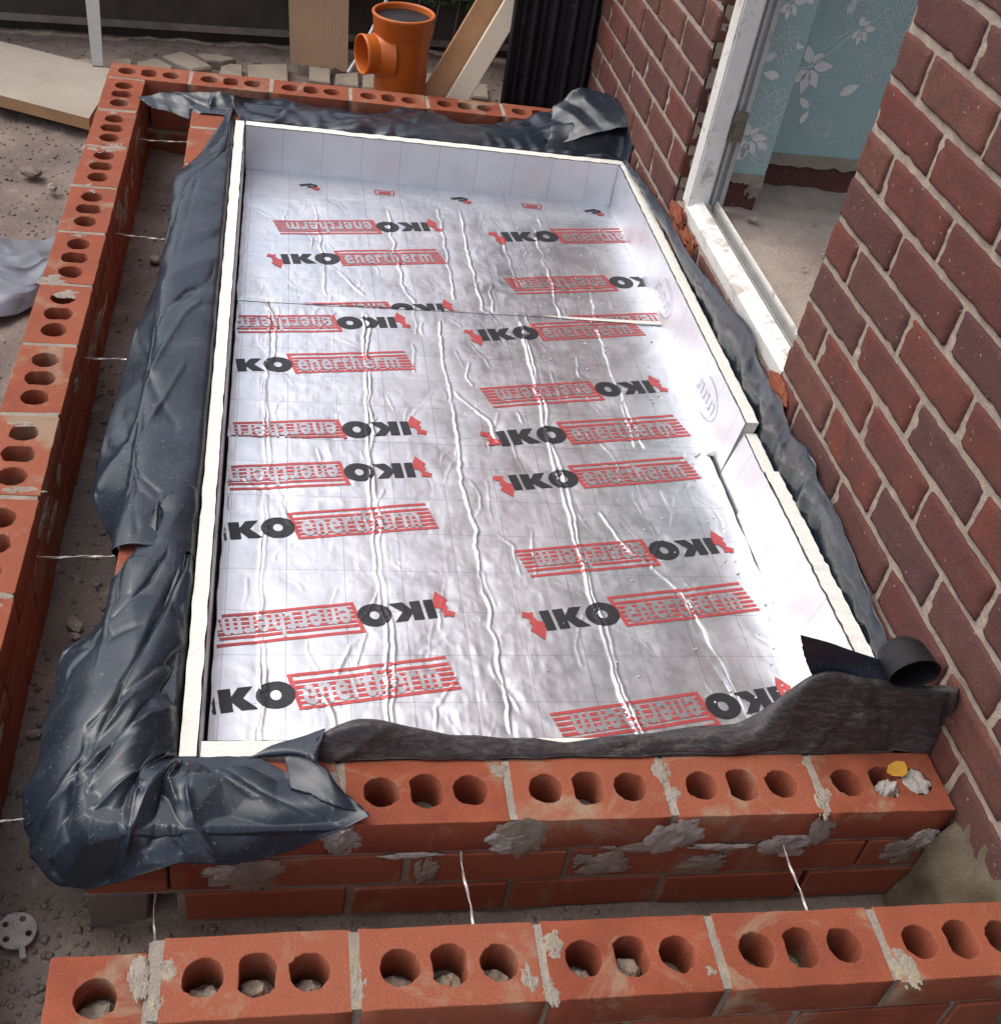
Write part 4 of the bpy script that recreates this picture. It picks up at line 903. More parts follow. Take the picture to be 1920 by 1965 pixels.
# stiff lap standing at the far wall corner
loft('corner_flap', [
   [(0.374,2.220,0.032), (0.396,2.220,0.026), (0.428,2.200,0.021), (0.464,2.190,0.032), (0.520,2.190,0.057), (0.579,2.190,0.078), (0.639,2.190,0.091), (0.683,2.190,0.091)],
   [(0.398,2.250,0.038), (0.426,2.240,0.045), (0.461,2.230,0.051), (0.494,2.220,0.062), (0.544,2.220,0.077), (0.591,2.220,0.092), (0.640,2.220,0.101), (0.678,2.220,0.099)],
   [(0.427,2.290,0.049), (0.452,2.280,0.061), (0.483,2.270,0.074), (0.522,2.270,0.084), (0.561,2.270,0.094), (0.606,2.270,0.102), (0.642,2.260,0.106), (0.675,2.260,0.097)],
   [(0.437,2.330,0.067), (0.462,2.330,0.081), (0.494,2.330,0.092), (0.534,2.330,0.104), (0.574,2.330,0.108), (0.614,2.330,0.106), (0.651,2.320,0.100), (0.682,2.320,0.086)],
   [(0.446,2.360,0.060), (0.482,2.360,0.102), (0.501,2.360,0.116), (0.520,2.360,0.125), (0.572,2.360,0.117), (0.614,2.360,0.109), (0.647,2.350,0.104), (0.684,2.350,0.083)]],
   60, 80, MM, mem, .0025, 18, 41., .003)
# dark upright sheet below that lap
loft('corner_back', [
   [(.40, 2.185, .0), (.41, 2.20, .03), (.42, 2.24, .05)],
   [(.48, 2.18, .0), (.50, 2.20, .045), (.50, 2.25, .07)],
   [(.56, 2.175, .0), (.575, 2.20, .05), (.58, 2.25, .085)],
   [(.615, 2.17, -.005), (.622, 2.19, .05), (.622, 2.23, .085)],
   [(.620, 2.10, -.01), (.624, 2.11, .04), (.626, 2.12, .07)]],
   40, 24, MM, mem, .003, 14, 51., .002)

# ---------------------------------------------------------------- house: wall, pier, door frame, room
HY = .0128
house = bpy.data.objects.new('house', None); C.objects.link(house); house.location = (.655, 0, 0); house.rotation_euler = (0, 0, HY); house.empty_display_size = .1
tag(house, 'brick house wall with an open doorway showing teal floral wallpaper', 'house')
def hpart(o): o.parent = house; return o
GA, Z0H = .0826, .1317
def house_wall(name, y0, y1, z_from, z_to, yj, sgn, zoff=0.0, first=(.104, .2145), drop=()):
    """bricks between y0<y1; yj: jamb; sgn: direction away from the jamb"""
    w = bpy.data.objects.new(name, None); C.objects.link(w); w.parent = house
    k0 = math.floor((z_from-Z0H)/GA); k = k0
    mb_ = MB(); mb_.box((.012, y0, z_from), (.0975, y1, z_to)); ng, mg = int((y1-y0)/.009), int((z_to-z_from)/.006)
    mb_.add([(.0052+.0016*noise.noise((y0*3+a*.4, b*.33, 1))+.0012*noise.noise((a*.9, b*.8, 2)), y0+(y1-y0)*a/ng, z_from+(z_to-z_from)*b/mg) for a in range(ng+1) for b in range(mg+1)], [(a*(mg+1)+b, a*(mg+1)+b+1, (a+1)*(mg+1)+b+1, (a+1)*(mg+1)+b) for a in range(ng) for b in range(mg)])
    while Z0H+zoff+(k+1)*GA-.006 < z_to:
        zc = Z0H+zoff+(k+.5)*GA; d = 0.0; ln = first[0] if k % 2 else first[1]; L_ = (y1-y0)
        while d < L_-.02:
            e = min(d+ln-.0125 if d else ln-.006, L_)
            length = e-d
            if length > .03:
                yc = yj+sgn*(d+length/2)
                me = rnd.choice(HB if length > .13 else HBH); base_l = .2105 if length > .13 else .099
                o = link('brick', me, None); o.parent = w; o.location = (.050+rnd.uniform(-.0015, .0015), yc, zc+rnd.uniform(-.001, .001)); o.scale = (1, length/base_l, 1)
                o.rotation_euler = (rnd.uniform(-.004, .004), rnd.uniform(-.006, .006), rnd.uniform(-.006, .006))
            d = e+.0125; ln = .2205
        k += 1
    m_ = mb_.build('mortar', MT['pale_mortar']); m_.parent = w
    return w
house_wall('brick_wall_face', -1.0, .92, -.05, 1.25, .92, -1)
house_wall('brick_pier', 1.73, 3.1, -.05, .95, 1.73, 1, .012, (.2145, .104))
house_wall('threshold_brickwork', .93, 1.72, -.05, .100, .93, 1, -.035)
# upper house wall (out of frame, still part of the place)
bt, nt, b = mat('upper_brickwork'); v = coords(nt, rand=False)
mp = nt.nodes.new('ShaderNodeMapping'); mp.inputs['Rotation'].default_value = (0, 0, 0)
sw = nt.nodes.new('ShaderNodeSeparateXYZ'); cb = nt.nodes.new('ShaderNodeCombineXYZ'); nt.links.new(v, sw.inputs[0]); nt.links.new(sw.outputs[1], cb.inputs[0]); nt.links.new(sw.outputs[2], cb.inputs[1])
bk = nt.nodes.new('ShaderNodeTexBrick'); nt.links.new(cb.outputs[0], bk.inputs['Vector']); bk.inputs['Scale'].default_value = 1; bk.inputs['Brick Width'].default_value = .2205; bk.inputs['Row Height'].default_value = .0826; bk.inputs['Mortar Size'].default_value = .005
bk.inputs['Color1'].default_value = (.205, .075, .058, 1); bk.inputs['Color2'].default_value = (.16, .062, .055, 1); bk.inputs['Mortar'].default_value = (.42, .33, .26, 1)
nt.links.new(bk.outputs['Color'], b.inputs['Base Color']); b.inputs['Roughness'].default_value = .9
m_ = MB(); m_.box((.002, -3.5, 1.2495), (.24, .92, 5.0)); m_.box((.002, 1.73, .9495), (.24, 6.0, 5.0)); m_.box((.002, .921, 2.15), (.24, 1.729, 5.0)); m_.box((.002, -3.5, -.3), (.24, -1.001, 1.249)); m_.box((.002, 3.101, -.3), (.24, 6.0, .949))
hpart(m_.build('upper_wall', bt))
# rendered, mossy plinth at the foot of the wall by the front leaf
hp = loft('mossy_plinth', [[(-.002, -.35, -.30), (-.004, -.35, -.16), (-.001, -.35, -.02), (.006, -.35, .03)], [(-.010, -.20, -.30), (-.008, -.20, -.16), (-.002, -.20, -.03), (.006, -.20, .02)], [(-.030, -.06, -.30), (-.018, -.06, -.16), (-.008, -.06, -.05), (.004, -.06, .012)], [(-.05, .0, -.30), (-.03, -.005, -.18), (-.012, -.005, -.06), (.004, -.005, .005)]], 40, 30, MT['mossy'], None, .006, 20, 61., 0, thick=0, collide=False)
hpart(hp); 
# door frame
df = bpy.data.objects.new('door_frame', None); C.objects.link(df); df.parent = house
def hsub(o, p): o.parent = p; return o
me = bevel_box('frame_post', (.050, .052, 2.05), .004, 0, 1, 2); o = link('frame_post', me, MT['upvc']); o.location = (.030, 1.648, .125+1.025); hsub(o, df)
m_ = MB(); m_.box((.0552, 1.636, .135), (.064, 1.676, 2.15)); m_.box((.0642, 1.630, .135), (.072, 1.676, 2.15)); m_.box((.0722, 1.637, .135), (.082, 1.676, 2.15)); m_.box((.0822, 1.628, .135), (.093, 1.676, 2.15))
hsub(m_.build('rebate', MT['upvc_grey']), df)
for z in (.335, .70):
    m_ = MB(); m_.box((.0560, 1.618, z-.035), (.0880, 1.6285, z+.035)); m_.box((.062, 1.610, z-.022), (.080, 1.6185, z+.012)); hsub(m_.build('hinge_plate', MT['hinge']), df)
m_ = MB()
m_.add([(.006, .925, .098), (.006, 1.640, .098), (.004, 1.640, .128), (.004, .925, .128), (.020, 1.640, .142), (.020, .925, .142), (.040, 1.640, .146), (.040, .925, .146), (.042, 1.640, .10), (.042, .925, .10)],
       [(0, 1, 2, 3), (3, 2, 4, 5), (5, 4, 6, 7), (7, 6, 8, 9), (0, 3, 5, 7, 9), (1, 8, 6, 4, 2)])
hsub(fix_normals(m_.build('sill', MT['upvc'])), df)
m_ = MB()
for x, z, w_ in ((.0425, .128, .010), (.0530, .134, .004), (.0575, .122, .012), (.0700, .141, .005)): m_.box((x, .93, .09), (x+w_, 1.634, z), .0006)
hsub(m_.build('track', MT['upvc_grey']), df)
m_ = MB(); m_.box((.0755, .93, .09), (.080, 1.634, .147), .0005); hsub(m_.build('inner_rail', MT['upvc']), df)
# room behind: floor screed, stub wall, far wall with wallpaper
def hgrid(name, x0, x1, y0, y1, z, amp, m, n=70):
    vs_ = [(x0+(x1-x0)*i/n, y0+(y1-y0)*j/n, z+amp*fbm(((x0+(x1-x0)*i/n)*14, (y0+(y1-y0)*j/n)*14, 2), 5)) for i in range(n+1) for j in range(n+1)]
    return hpart(mobj(name, vs_, [(i*(n+1)+j, (i+1)*(n+1)+j, (i+1)*(n+1)+j+1, i*(n+1)+j+1) for i in range(n) for j in range(n)], m, None, True))
hgrid('room_floor', .081, 1.6, .2, 1.86, .108, .012, MT['rubble_floor'])
PY = 1.690; QY = 1.832
m_ = MB(); m_.box((.0935, PY, .192), (.205, QY+.1, 2.4)); hpart(m_.build('stub_wall', MT['wallpaper']))
m_ = MB(); m_.box((.2055, QY, .196), (1.6, QY+.1, 2.4)); hpart(m_.build('room_wall', MT['wallpaper']))
m_ = MB(); m_.box((.0930, PY+.004, .05), (.200, QY+.1, .165), .004); m_.box((.2055, QY+.006, .05), (1.6, QY+.1, .165), .004); hpart(m_.build('bare_brick_foot', MT['house_brick']))
def ragged(name, x0, x1, y, z0, z1, seed):
    n = 40; vs_ = []
    for i in range(n+1):
        x = x0+(x1-x0)*i/n; zb = z0+.009*noise.noise((x*30, seed, 1))+.006*noise.noise((x*90, seed, 2)); zt = z1+.003*noise.noise((x*40, seed, 3))
        vs_ += [(x, y-.003-.003*noise.noise((x*50, 1, seed)), zb), (x, y-.002, zt), (x, y+.02, zb)]
    fs = [(i*3, i*3+3, i*3+4, i*3+1) for i in range(n)]+[(i*3, i*3+2, i*3+5, i*3+3) for i in range(n)]
    hpart(mobj(name, vs_, fs, MT['plaster']))
ragged('broken_plaster_edge', .0935, .205, PY, .172, .197, 1); ragged('broken_plaster_edge', .2055, 1.2, QY, .168, .200, 2)
splat('plaster_lump', (.190, PY-.001, .165), .018, .025, (0, -1, 0), 501, MT['plaster'], house, .006).parent = house
for o in list(C.objects):
    if o.name.startswith('plaster_lump'): o.matrix_parent_inverse = Matrix.Identity(4)
# printed flowers
def ribbon(m_, pts, w, y):
    for a, b in zip(pts, pts[1:]):
        dx, dz = b[0]-a[0], b[1]-a[1]; L_ = math.hypot(dx, dz) or 1e-6; nx_, nz_ = -dz/L_*w, dx/L_*w
        m_.add([(a[0]+nx_, y, a[1]+nz_), (b[0]+nx_, y, b[1]+nz_), (b[0]-nx_, y, b[1]-nz_), (a[0]-nx_, y, a[1]-nz_)], [(0, 1, 2, 3)])
def petal_pts(cx, cz, a, L_, w, n=10):
    up, dn = [], []
    for i in range(n+1):
        t = i/n; h = w*math.sin(math.pi*t**.8); x, z = L_*t, h
        up.append((cx+x*math.cos(a)-z*math.sin(a), cz+x*math.sin(a)+z*math.cos(a))); dn.append((cx+x*math.cos(a)+z*math.sin(a), cz+x*math.sin(a)-z*math.cos(a)))
    return up, dn
def leaf_solid(m_, cx, cz, a, L_, w, y):
    up, dn = petal_pts(cx, cz, a, L_, w); n = len(up)
    m_.add([(p[0], y, p[1]) for p in up]+[(p[0], y, p[1]) for p in dn], [(i, n+i, n+i+1, i+1) for i in range(n-1)])
def bloom(ml, cx, cz, R_, y, rr_):
    for ring, n, sz in ((.25, 5, .30), (.5, 8, .34), (.78, 11, .34)):
        for k in range(n):
            a = 2*math.pi*k/n+ring*7+rr_.uniform(-.15, .15); x, z = cx+R_*ring*.62*math.cos(a), cz+R_*ring*.62*math.sin(a)
            up, dn = petal_pts(x, z, a+rr_.uniform(-.3, .3), R_*sz*1.25, R_*sz*.42); ribbon(ml, up+dn[::-1], .0008, y)
def sprig(ms, ml, cx, cz, s_, y, rr_):
    for a, L_ in ((2.0, .030), (.1, .034), (-1.0, .034), (-1.6, .04), (-2.2, .030), (1.0, .022)): leaf_solid(ms, cx+.006*math.cos(a)*s_, cz+.006*math.sin(a)*s_, a, L_*s_, .0085*s_, y)
    ribbon(ml, [(cx-.06*s_, cz-.03*s_), (cx-.03*s_, cz-.008*s_), (cx, cz), (cx+.03*s_, cz+.03*s_), (cx+.055*s_, cz+.06*s_)], .0011*s_, y)
def flowers(name, x0, x1, z0, z1, y, items, seed):
    ms, ml = MB(), MB(); rr_ = random.Random(seed)
    for kind, x, z, s_ in items:
        if kind == 'b': bloom(ml, x, z, s_, y-.0012, rr_)
        elif kind == 's': sprig(ms, ml, x, z, s_, y-.0010, rr_)
        else: leaf_solid(ms, x, z, kind, .040*s_, .0095*s_, y-.0010)
    def clip(m_):
        F2 = [f for f in m_.f if all(x0 < m_.v[i][0] < x1 and z0 < m_.v[i][2] < z1 for i in f)]; m_.f = F2
    for m_, k, n in ((ms, 'print_pale', 'printed_leaves'), (ml, 'print_line', 'printed_blooms')):
        clip(m_)
        if m_.f: hpart(m_.build(n, MT[k]))
its = [('b', .150, .355, .075), ('s', .135, .285, 1.2), ('b', .175, .245, .030), (2.6, .19, .26, 1.0), (1.1, .12, .23, 1.0), (3.0, .165, .435, 1.1), ('b', .145, .505, .050), (1.0, .185, .50, 1.2), (.4, .11, .47, 1), (2.2, .19, .60, 1.2), ('b', .15, .66, .05), ('s', .14, .60, .9), ('b', .16, .80, .05), (1., .13, .75, 1)]
flowers('stub', .094, .2045, .20, 2.3, PY, its, 5)
its = []
for i in range(3):
    bx = .30+.30*i
    for j in range(4):
        bz = .42+.30*j+(.15 if i % 2 else 0)
        its += [('s', bx, bz, 1.5), ('b', bx-.105, bz-.03, .070), ('b', bx+.16, bz+.02, .05), (.6, bx+.10, bz-.06, 1.3), (2.5, bx+.03, bz-.10, 1.0), (1.2, bx+.02, bz-.14, .9), ('b', bx+.075, bz-.15, .04), (.2, bx-.09, bz-.15, 1.), (2.6, bx-.05, bz-.16, 1.), ('s', bx+.10, bz+.10, .9), (1.3, bx+.05, bz+.13, 1)]
flowers('wall', .206, 1.5, .205, 2.3, QY, its, 6)
# rubble on the threshold
for i, (u_, c_, s_) in enumerate((((.17, 1.60, .122), 'stone', .014), ((.30, 1.45, .118), 'stone', .008), ((.22, 1.38, .118), 'stone', .007), ((.38, 1.30, .118), 'stone', .009), ((.33, 1.60, .12), 'stone', .006))):
    o = link('rubble_chip', lump_mesh('chip', (s_, s_*.7, s_*.45), 400+i, 2, .5), MT[c_]); o.location = u_; hpart(o)
for i, (y, z, sz) in enumerate(((1.645, .088, (.013, .060, .030)), (1.555, .078, (.010, .055, .024)))):
    o = link('broken_brick_piece', lump_mesh('piece', sz, 420+i, 4, .55), MT['orange_rubble']); o.location = (-.002, y, z); hpart(o)
o = link('broken_brick_piece', lump_mesh('piece', (.012, .05, .02), 430, 3, .35), MT['orange_rubble']); o.location = (-.003, .90, .105); hpart(o)

# ---------------------------------------------------------------- things beyond the far leaf
# concrete slab edging
sl_ = mobj('old_plank', [(-1.75, 2.86, -.190), (-.86, 2.49, -.190), (-.82, 2.87, -.190), (-1.75, 3.24, -.190), (-1.75, 2.86, -.155), (-.86, 2.49, -.155), (-.82, 2.87, -.155), (-1.75, 3.24, -.155)], [(0, 3, 2, 1), (4, 5, 6, 7), (0, 1, 5, 4), (1, 2, 6, 5), (2, 3, 7, 6), (3, 0, 4, 7)], MT['old_plank'])
sl_.data.materials.append(MT['timber_brown']); 
for p_ in sl_.data.polygons: p_.material_index = 0 if p_.index == 1 else 1
tag(sl_, 'wide weathered pale plank lying on soil against the outer brick corner', 'plank')
# crazy paving
pav = thing('paving', 'broken cream paving stones set in soil behind the brick leaf', 'paving', (-.5, 3.0, -.17), kind='structure')
STONES = [[(-1.216,2.993,-0.165),(-1.190,3.001,-0.165),(-1.173,2.979,-0.165),(-1.163,2.909,-0.165),(-1.201,2.911,-0.165)], [(-1.145,2.895,-0.165),(-1.137,2.956,-0.165),(-1.103,2.980,-0.165),(-1.081,2.964,-0.165),(-1.087,2.892,-0.165),(-1.117,2.887,-0.165)], [(-1.052,2.961,-0.165),(-1.015,2.986,-0.165),(-0.988,2.940,-0.165),(-0.973,2.854,-0.165),(-1.010,2.856,-0.165),(-1.060,2.868,-0.165),(-1.049,2.910,-0.165)], [(-0.957,2.962,-0.165),(-0.923,2.986,-0.165),(-0.902,2.938,-0.165),(-0.867,2.903,-0.165),(-0.861,2.815,-0.165),(-0.911,2.820,-0.165),(-0.947,2.842,-0.165)],
 [(-0.851,2.986,-0.165),(-0.804,3.013,-0.165),(-0.791,2.983,-0.165),(-0.791,2.930,-0.165),(-0.841,2.916,-0.165)], [(-0.780,3.000,-0.165),(-0.728,3.063,-0.165),(-0.665,2.993,-0.165),(-0.674,2.924,-0.165),(-0.752,2.902,-0.165)], [(-0.705,3.070,-0.165),(-0.651,3.128,-0.165),(-0.594,3.081,-0.165),(-0.544,3.013,-0.165),(-0.607,2.975,-0.165),(-0.642,2.999,-0.165)], [(-0.596,3.116,-0.165),(-0.533,3.135,-0.165),(-0.472,3.110,-0.165),(-0.515,3.074,-0.165),(-0.564,3.069,-0.165)], [(-0.518,3.027,-0.165),(-0.490,3.063,-0.165),(-0.451,3.067,-0.165),(-0.447,2.960,-0.165),(-0.519,2.953,-0.165)], [(-0.433,3.072,-0.165),(-0.301,3.110,-0.165),(-0.301,2.960,-0.165),(-0.427,2.952,-0.165)],
 [(-0.232,3.101,-0.165),(-0.161,3.100,-0.165),(-0.164,2.970,-0.165),(-0.233,2.978,-0.165)], [(-0.146,3.056,-0.165),(-0.068,3.091,-0.165),(-0.071,2.968,-0.165),(-0.149,2.960,-0.165)], [(-0.053,3.081,-0.165),(0.021,3.102,-0.165),(0.013,2.963,-0.165),(-0.059,2.958,-0.165)], [(0.147,3.172,-0.165),(0.223,3.174,-0.165),(0.202,3.013,-0.165),(0.133,2.994,-0.165)], [(0.338,3.097,-0.165),(0.377,3.107,-0.165),(0.366,2.974,-0.165),(0.308,2.973,-0.165)]]
for i, pts in enumerate(STONES):
    cx = sum(p[0] for p in pts)/len(pts); cy = sum(p[1] for p in pts)/len(pts); dz = rnd.uniform(-.006, .004); n = len(pts)
    vs_ = [(p[0], p[1], -.225) for p in pts]+[(p[0], p[1], -.170+dz) for p in pts]+[(cx+(p[0]-cx)*.93, cy+(p[1]-cy)*.93, -.165+dz+rnd.uniform(-.002, .002)) for p in pts]+[(cx, cy, -.164+dz)]
    fs = [(k, (k+1) % n, n+(k+1) % n, n+k) for k in range(n)]+[(n+k, n+(k+1) % n, 2*n+(k+1) % n, 2*n+k) for k in range(n)]+[(2*n+k, 2*n+(k+1) % n, 3*n) for k in range(n)]
    fix_normals(mobj('stone', vs_, fs, MT['paving'], pav))
# fence of dark overlapping boards
fa, fb = Vector((-1.220,3.200,-0.119)), Vector((-0.302,3.320,-0.161)); d_ = (fb-fa); fl = fa-d_*1.2; fr = fa+d_*2.4; fl.z = fr.z = (fa.z+fb.z)/2
nrm = Vector((d_.y, -d_.x, 0)).normalized()
fen = thing('fence', 'low dark overlapping timber boards with lower lips coloured grey as if catching light', 'fence', tuple((fl+fr)/2))
for i in range(3):
    z = fl.z+i*.165; o1 = nrm*0; t_ = .030
    def q(p, out, zz): return (p.x+nrm.x*out, p.y+nrm.y*out, zz)
    vs_ = [q(fl, .012, z+.016), q(fr, .012, z+.016), q(fr, -.012, z+.18), q(fl, -.012, z+.18), q(fl, -.022, z+.016), q(fr, -.022, z+.016), q(fr, -.03, z+.18), q(fl, -.03, z+.18)]
    b_ = fix_normals(mobj('board', vs_, [(0, 1, 2, 3), (4, 7, 6, 5), (0, 4, 5, 1), (3, 2, 6, 7), (0, 3, 7, 4), (1, 5, 6, 2)], MT['dark_fence'], fen))
    vs_ = [q(fl, .020, z-.006), q(fr, .020, z-.006), q(fr, .014, z+.0155), q(fl, .014, z+.0155), q(fl, -.022, z-.006), q(fr, -.022, z-.006), q(fr, -.022, z+.0155), q(fl, -.022, z+.0155)]
    lp = fix_normals(mobj('lip', vs_, [(0, 1, 2, 3), (4, 7, 6, 5), (0, 4, 5, 1), (3, 2, 6, 7), (0, 3, 7, 4), (1, 5, 6, 2)], MT['fence_lip'])); lp.parent = b_
vs_ = [q(fl, -.05, -.30), q(fr, -.05, -.30), q(fr, -.05, fl.z+.02), q(fl, -.05, fl.z+.02), q(fl, -.07, -.30), q(fr, -.07, -.30), q(fr, -.07, fl.z+.02), q(fl, -.07, fl.z+.02)]
fix_normals(mobj('gravel_board', vs_, [(0, 1, 2, 3), (4, 7, 6, 5), (0, 4, 5, 1), (3, 2, 6, 7), (0, 3, 7, 4), (1, 5, 6, 2)], MT['dark_fence'], fen))
# brown board leaning on the fence, torn at the foot
def slab_between(name, b0, b1, t1, t0, th, m, parent=None, rag=0):
    b0, b1, t0, t1 = map(Vector, (b0, b1, t0, t1)); nr = (b1-b0).cross(t0-b0).normalized()*th; n = 18; vs_ = []
    for i in range(n+1):
        s_ = i/n; e = (t0-b0).normalized()*(rag*(noise.noise((s_*7, 3, 1))+.6*noise.noise((s_*19, 3, 1)))); b_ = b0.lerp(b1, s_)+e; t_ = t0.lerp(t1, s_); vs_ += [b_, t_, b_+nr, t_+nr]
    fs = []
    for i in range(n):
        a, c = i*4, i*4+4; fs += [(a, c, c+1, a+1), (a+2, a+3, c+3, c+2), (a, a+2, c+2, c), (a+1, c+1, c+3, a+3)]
    fs += [(0, 1, 3, 2), (n*4, n*4+2, n*4+3, n*4+1)]
    return fix_normals(mobj(name, vs_, fs, m, parent))
cb_ = slab_between('fibreboard', (-0.294,3.104,-0.163), (-0.104,3.087,-0.163), (-0.120,3.230,0.280), (-0.322,3.220,0.258), .006, MT['cardboard'], rag=.010)
tag(cb_, 'brown fibreboard sheet with a torn foot leaning on the low dark boards', 'board')
gs = slab_between('timber_strip', (-0.900,2.896,-0.163), (-0.867,2.897,-0.163), (-0.907,3.190,0.181), (-0.957,3.190,0.175), .018, MT['grey_paint'])
tag(gs, 'narrow pale grey strip standing on the paving against the fence', 'strip')
# orange drain tee
pipe = thing('drain_pipe', 'orange plastic drain tee standing behind the far brick leaf', 'pipe', (.03, 2.68, -.2))
pb, ptp = Vector((0.033,2.680,-0.049)), Vector((0.025,2.680,0.174)); ax = (ptp-pb).normalized(); foot = pb-ax*((pb.z+.20)/ax.z)
def lathe(name, base, axis, prof, m, parent, n=40):
    axis = axis.normalized(); a = axis.cross(Vector((.3, 1, .1))).normalized(); b = axis.cross(a); vs_ = [base+axis*h+(a*math.cos(2*math.pi*k/n)+b*math.sin(2*math.pi*k/n))*r_ for r_, h in prof for k in range(n)]
    fs = [(i*n+k, i*n+(k+1) % n, (i+1)*n+(k+1) % n, (i+1)*n+k) for i in range(len(prof)-1) for k in range(n)]
    o = mobj(name, vs_, fs, m, parent, True); return fix_normals(o)
Hh = (ptp-foot).length
lathe('body', foot, ax, [(.080, 0), (.080, Hh-.075), (.083, Hh-.068), (.0835, Hh-.058), (.089, Hh-.052), (.0895, Hh-.012), (.093, Hh-.008), (.094, Hh), (.0925, Hh+.002), (.086, Hh+.002), (.085, Hh-.004), (.083, Hh-.05), (.076, Hh-.06), (.076, .02)], MT['orange'], pipe)
cap = [foot+ax*(Hh-.020)+Vector((0, 0, 0))]; lathe('plug', foot+ax*(Hh-.020), ax, [(.0845, -.01), (.0845, .004), (.080, .006), (.055, .000), (.030, .003), (.0005, .004)], MT['black_sheet'], pipe)
be = Vector((-0.093,2.635,0.056)); bs_ = foot+ax*((be.z-foot.z)/ax.z+.0); bd_ = (be-bs_); Lb = bd_.length
lathe('branch', bs_, bd_, [(.056, .02), (.056, Lb-.012), (.0575, Lb-.008), (.0575, Lb), (.0535, Lb+.001), (.0525, Lb-.004), (.052, .03)], MT['orange'], pipe)
lathe('branch_collar', bs_, bd_, [(.080, .052), (.066, .074), (.059, .086), (.056, .090)], MT['orange'], pipe)
m_ = MB(); m_.tube([(-0.005,2.860,0.211), (-0.013,2.860,0.149), (-0.045,2.850,0.074), (-0.071,2.830,0.019), (-0.100,2.820,-0.037), (-0.117,2.820,-0.069)], .0055, 8); o = m_.build('cord', MT['white'], None, True); tag(o, 'white cord hanging behind the orange drain tee', 'cord')
# leaning timbers
def bar(name, p0, p1, wdir, w, t, m, parent=None, ext=2.2, back=.6):
    p0, p1 = Vector(p0), Vector(p1); d = (p1-p0); a = p0-d*back; b = p0+d*ext; dn = d.normalized(); wd = (Vector(wdir)-dn*Vector(wdir).dot(dn)).normalized(); td = dn.cross(wd)
    vs_ = [c+wd*i*w/2+td*j*t/2 for c in (a, b) for i, j in ((-1, -1), (1, -1), (1, 1), (-1, 1))]
    o = fix_normals(mobj(name, vs_, [(0, 1, 2, 3), (7, 6, 5, 4), (0, 4, 5, 1), (1, 5, 6, 2), (2, 6, 7, 3), (3, 7, 4, 0)], m, parent)); mdx = o.modifiers.new('bevel', 'BEVEL'); mdx.width = .002; return o
o = bar('timber_batten', (0.213,2.640,-0.041), (0.370,2.770,0.220), (1, 0, 0), .062, .040, MT['timber_light'], back=.9); tag(o, 'pale planed timber batten leaning beside the black corrugated sheet', 'timber')
o = bar('timber_plank', (0.162,2.675,-0.050), (0.317,2.815,0.200), (1, 0.1, 0), .105, .022, MT['timber_brown'], back=.9); tag(o, 'brown sawn plank leaning behind the pale batten', 'timber')
# black corrugated sheet
bl, br_ = Vector((0.350,2.660,-0.045)), Vector((0.648,2.660,0.026)); wd_ = br_.x-bl.x; nn_ = 120; vs_ = []
prof = lambda s_: .010*max(-.4, min(1, 2.2*math.sin(s_*2*math.pi*5.2)))+.003*math.sin(s_*60)
for i in range(nn_+1):
    s_ = i/nn_; x = bl.x+wd_*s_
    for z, yy in ((-.20, 2.665), (.3, 2.70), (.6, 2.72), (.95, 2.74)): vs_.append((x, yy-prof(s_)+.01*s_, z))
bs2 = mobj('corrugated_sheet', vs_, [(i*4+j, (i+1)*4+j, (i+1)*4+j+1, i*4+j+1) for i in range(nn_) for j in range(3)], MT['black_sheet'])
md = bs2.modifiers.new('thickness', 'SOLIDIFY'); md.thickness = .003; tag(bs2, 'black corrugated roofing sheet standing upright against the house brickwork', 'sheet')
# dark ivy at the fence
iv, iff = [], []; rq = random.Random(9); ic = Vector((0.226,3.360,0.018))
for _ in range(420):
    p = Vector((ic.x+rq.gauss(0, .10), ic.y-.05+rq.uniform(-.02, .02), max(ic.z+.005, ic.z+.12+rq.gauss(0, .07)))); a = rq.uniform(0, 6.28); s_ = rq.uniform(.008, .018); t1 = Vector((math.cos(a), rq.uniform(-.6, .1), math.sin(a))).normalized(); t2 = t1.cross(Vector((0, -1, .4))).normalized()
    b0 = len(iv); iv += [p-t1*s_, p+t2*s_*.6+t1*s_*.1, p+t1*s_, p-t2*s_*.6+t1*s_*.1]; iff.append((b0, b0+1, b0+2, b0+3))
iv_t = thing('ivy_plant', 'dark green ivy leaves clinging to the fence behind the orange tee', 'plant', (ic.x, ic.y, ic.z)); fo = mobj('foliage', iv, iff, MT['leafgreen'], iv_t)
m_ = MB()
for k in range(4): m_.tube([(ic.x+.08*(k-1.5), ic.y-.02, -.2), (ic.x+.07*(k-1.5)+.02, ic.y-.03, ic.z), (ic.x+.09*(k-1.5), ic.y-.03, ic.z+.2)], .003, 5)
m_.build('stem', MT['fence_lip'], iv_t)
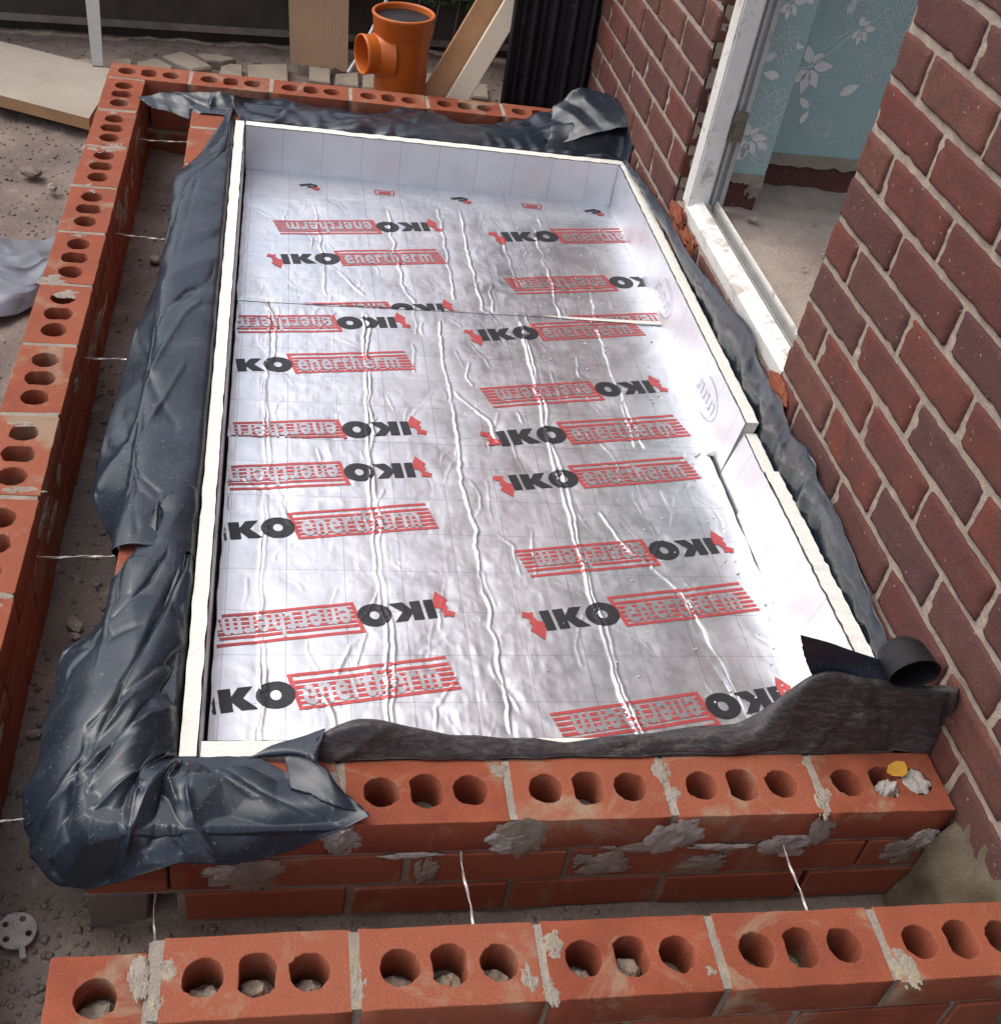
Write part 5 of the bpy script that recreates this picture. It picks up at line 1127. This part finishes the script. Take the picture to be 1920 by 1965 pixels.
# crumpled grey builder's plastic on the gravel
bag = loft('plastic_sheet', [
   [(-1.45, 1.95, -.20), (-1.30, 1.92, -.19), (-1.10, 1.93, -.20), (-0.951,1.838,-0.205), (-0.852,1.883,-0.205)],
   [(-1.45, 1.85, -.19), (-1.30, 1.84, -.16), (-1.10, 1.83, -.19), (-0.924,1.703,-0.165), (-0.846,1.796,-0.195)],
   [(-1.45, 1.70, -.17), (-1.30, 1.70, -.185), (-1.10, 1.70, -.155), (-0.919,1.637,-0.185), (-0.846,1.678,-0.175)],
   [(-1.45, 1.58, -.20), (-1.30, 1.55, -.17), (-1.10, 1.56, -.19), (-0.908,1.547,-0.180), (-0.854,1.636,-0.200)],
   [(-1.45, 1.48, -.21), (-1.30, 1.44, -.21), (-1.10, 1.44, -.21), (-0.908,1.505,-0.210), (-0.855,1.593,-0.210)]],
   110, 110, MT['bag'], None, .009, 7, 71., .004, lin=.8, creases=[(.3, .05, .7, .95, .010, .012), (.15, .5, .85, .6, -.010, .012), (.1, .2, .9, .5, .02, .03), (.2, .7, .8, .4, -.02, .03), (.5, .1, .4, .9, .015, .03)])
tag(bag, 'crumpled grey plastic sheet lying on the gravel outside the long leaf', 'plastic sheet')
# small things
dc = Vector((-0.642,-0.005,-0.214)); dsk = []; n = 40
m_ = MB(); 
outer = [(.0255*math.cos(2*math.pi*k/n)*(1 if not 27 <= k <= 28 else .93), .0255*math.sin(2*math.pi*k/n)) for k in range(n)]
holes_ = [[(hx+.0042*math.cos(2*math.pi*k/12), hy+.0042*math.sin(2*math.pi*k/12)) for k in range(12)][::-1] for hx, hy in ((-.012, .012), (.010, .014), (.014, -.008), (-.014, -.008))]
me = curve_mesh('disc', [outer]+holes_, .002, .0006); o = link('retaining_disc', me, MT['plastic_disc'], None, dc, (.12, .06, .3))
tag(o, 'round dusty white plastic retaining disc half sunk in the soil', 'disc')
tail_ = bevel_box('stem', (.008, .016, .004), .0008, 0); t2_ = link('stem', tail_, MT['plastic_disc']); t2_.parent = o; t2_.location = (.003, -.032, 0)
lf = Vector((0.581,0.067,0.006)); lv = [(-.017, -.002), (-.009, .010), (.002, .013), (.013, .010), (.014, .001), (.011, -.010), (.003, -.013), (-.008, -.008)]
o = mobj('fallen_leaf', [(lf.x+a, lf.y+b, lf.z+.004*math.sin(a*160)+.003*(b > 0)) for a, b in lv]+[(lf.x, lf.y, lf.z-.001)], [(k, (k+1) % 8, 8) for k in range(8)], MT['yellow'], None, True)
tag(o, 'small yellow fallen leaf on the cut brick with mortar filled holes', 'leaf')
for lb, p, s_ in (('angular white stone chip beside the bent tie in the cavity', (-0.621,1.813,-0.215), (.017, .014, .010)), ('pale flat stone lying beside a smaller stone in the side cavity', (-0.645,0.558,-0.215), (.018, .011, .007)), ('smaller pale stone touching the crumpled sheet in the side cavity', (-0.638,0.529,-0.215), (.010, .007, .006)),
                  ('small pale stone under the edge of the crumpled corner sheet', (-0.673,0.326,-0.215), (.011, .007, .005)), ('tiny pale stone between the ties of the side cavity', (-0.621,0.653,-0.215), (.006, .004, .004)), ('pale round pebble on the gravel by the concrete slab', (-0.914,2.150,-0.210), (.016, .012, .010)), ('brown clod of earth on the gravel by the outer leaf', (-0.980,2.233,-0.210), (.03, .022, .014))):
    o = link('stone', lump_mesh('stone', s_, hash(lb) % 97 if False else int(s_[0]*9000), 2, .45), MT['soil' if 'clod' in lb else 'stone'], None, p, (0, 0, s_[0]*300)); tag(o, lb, 'stone')
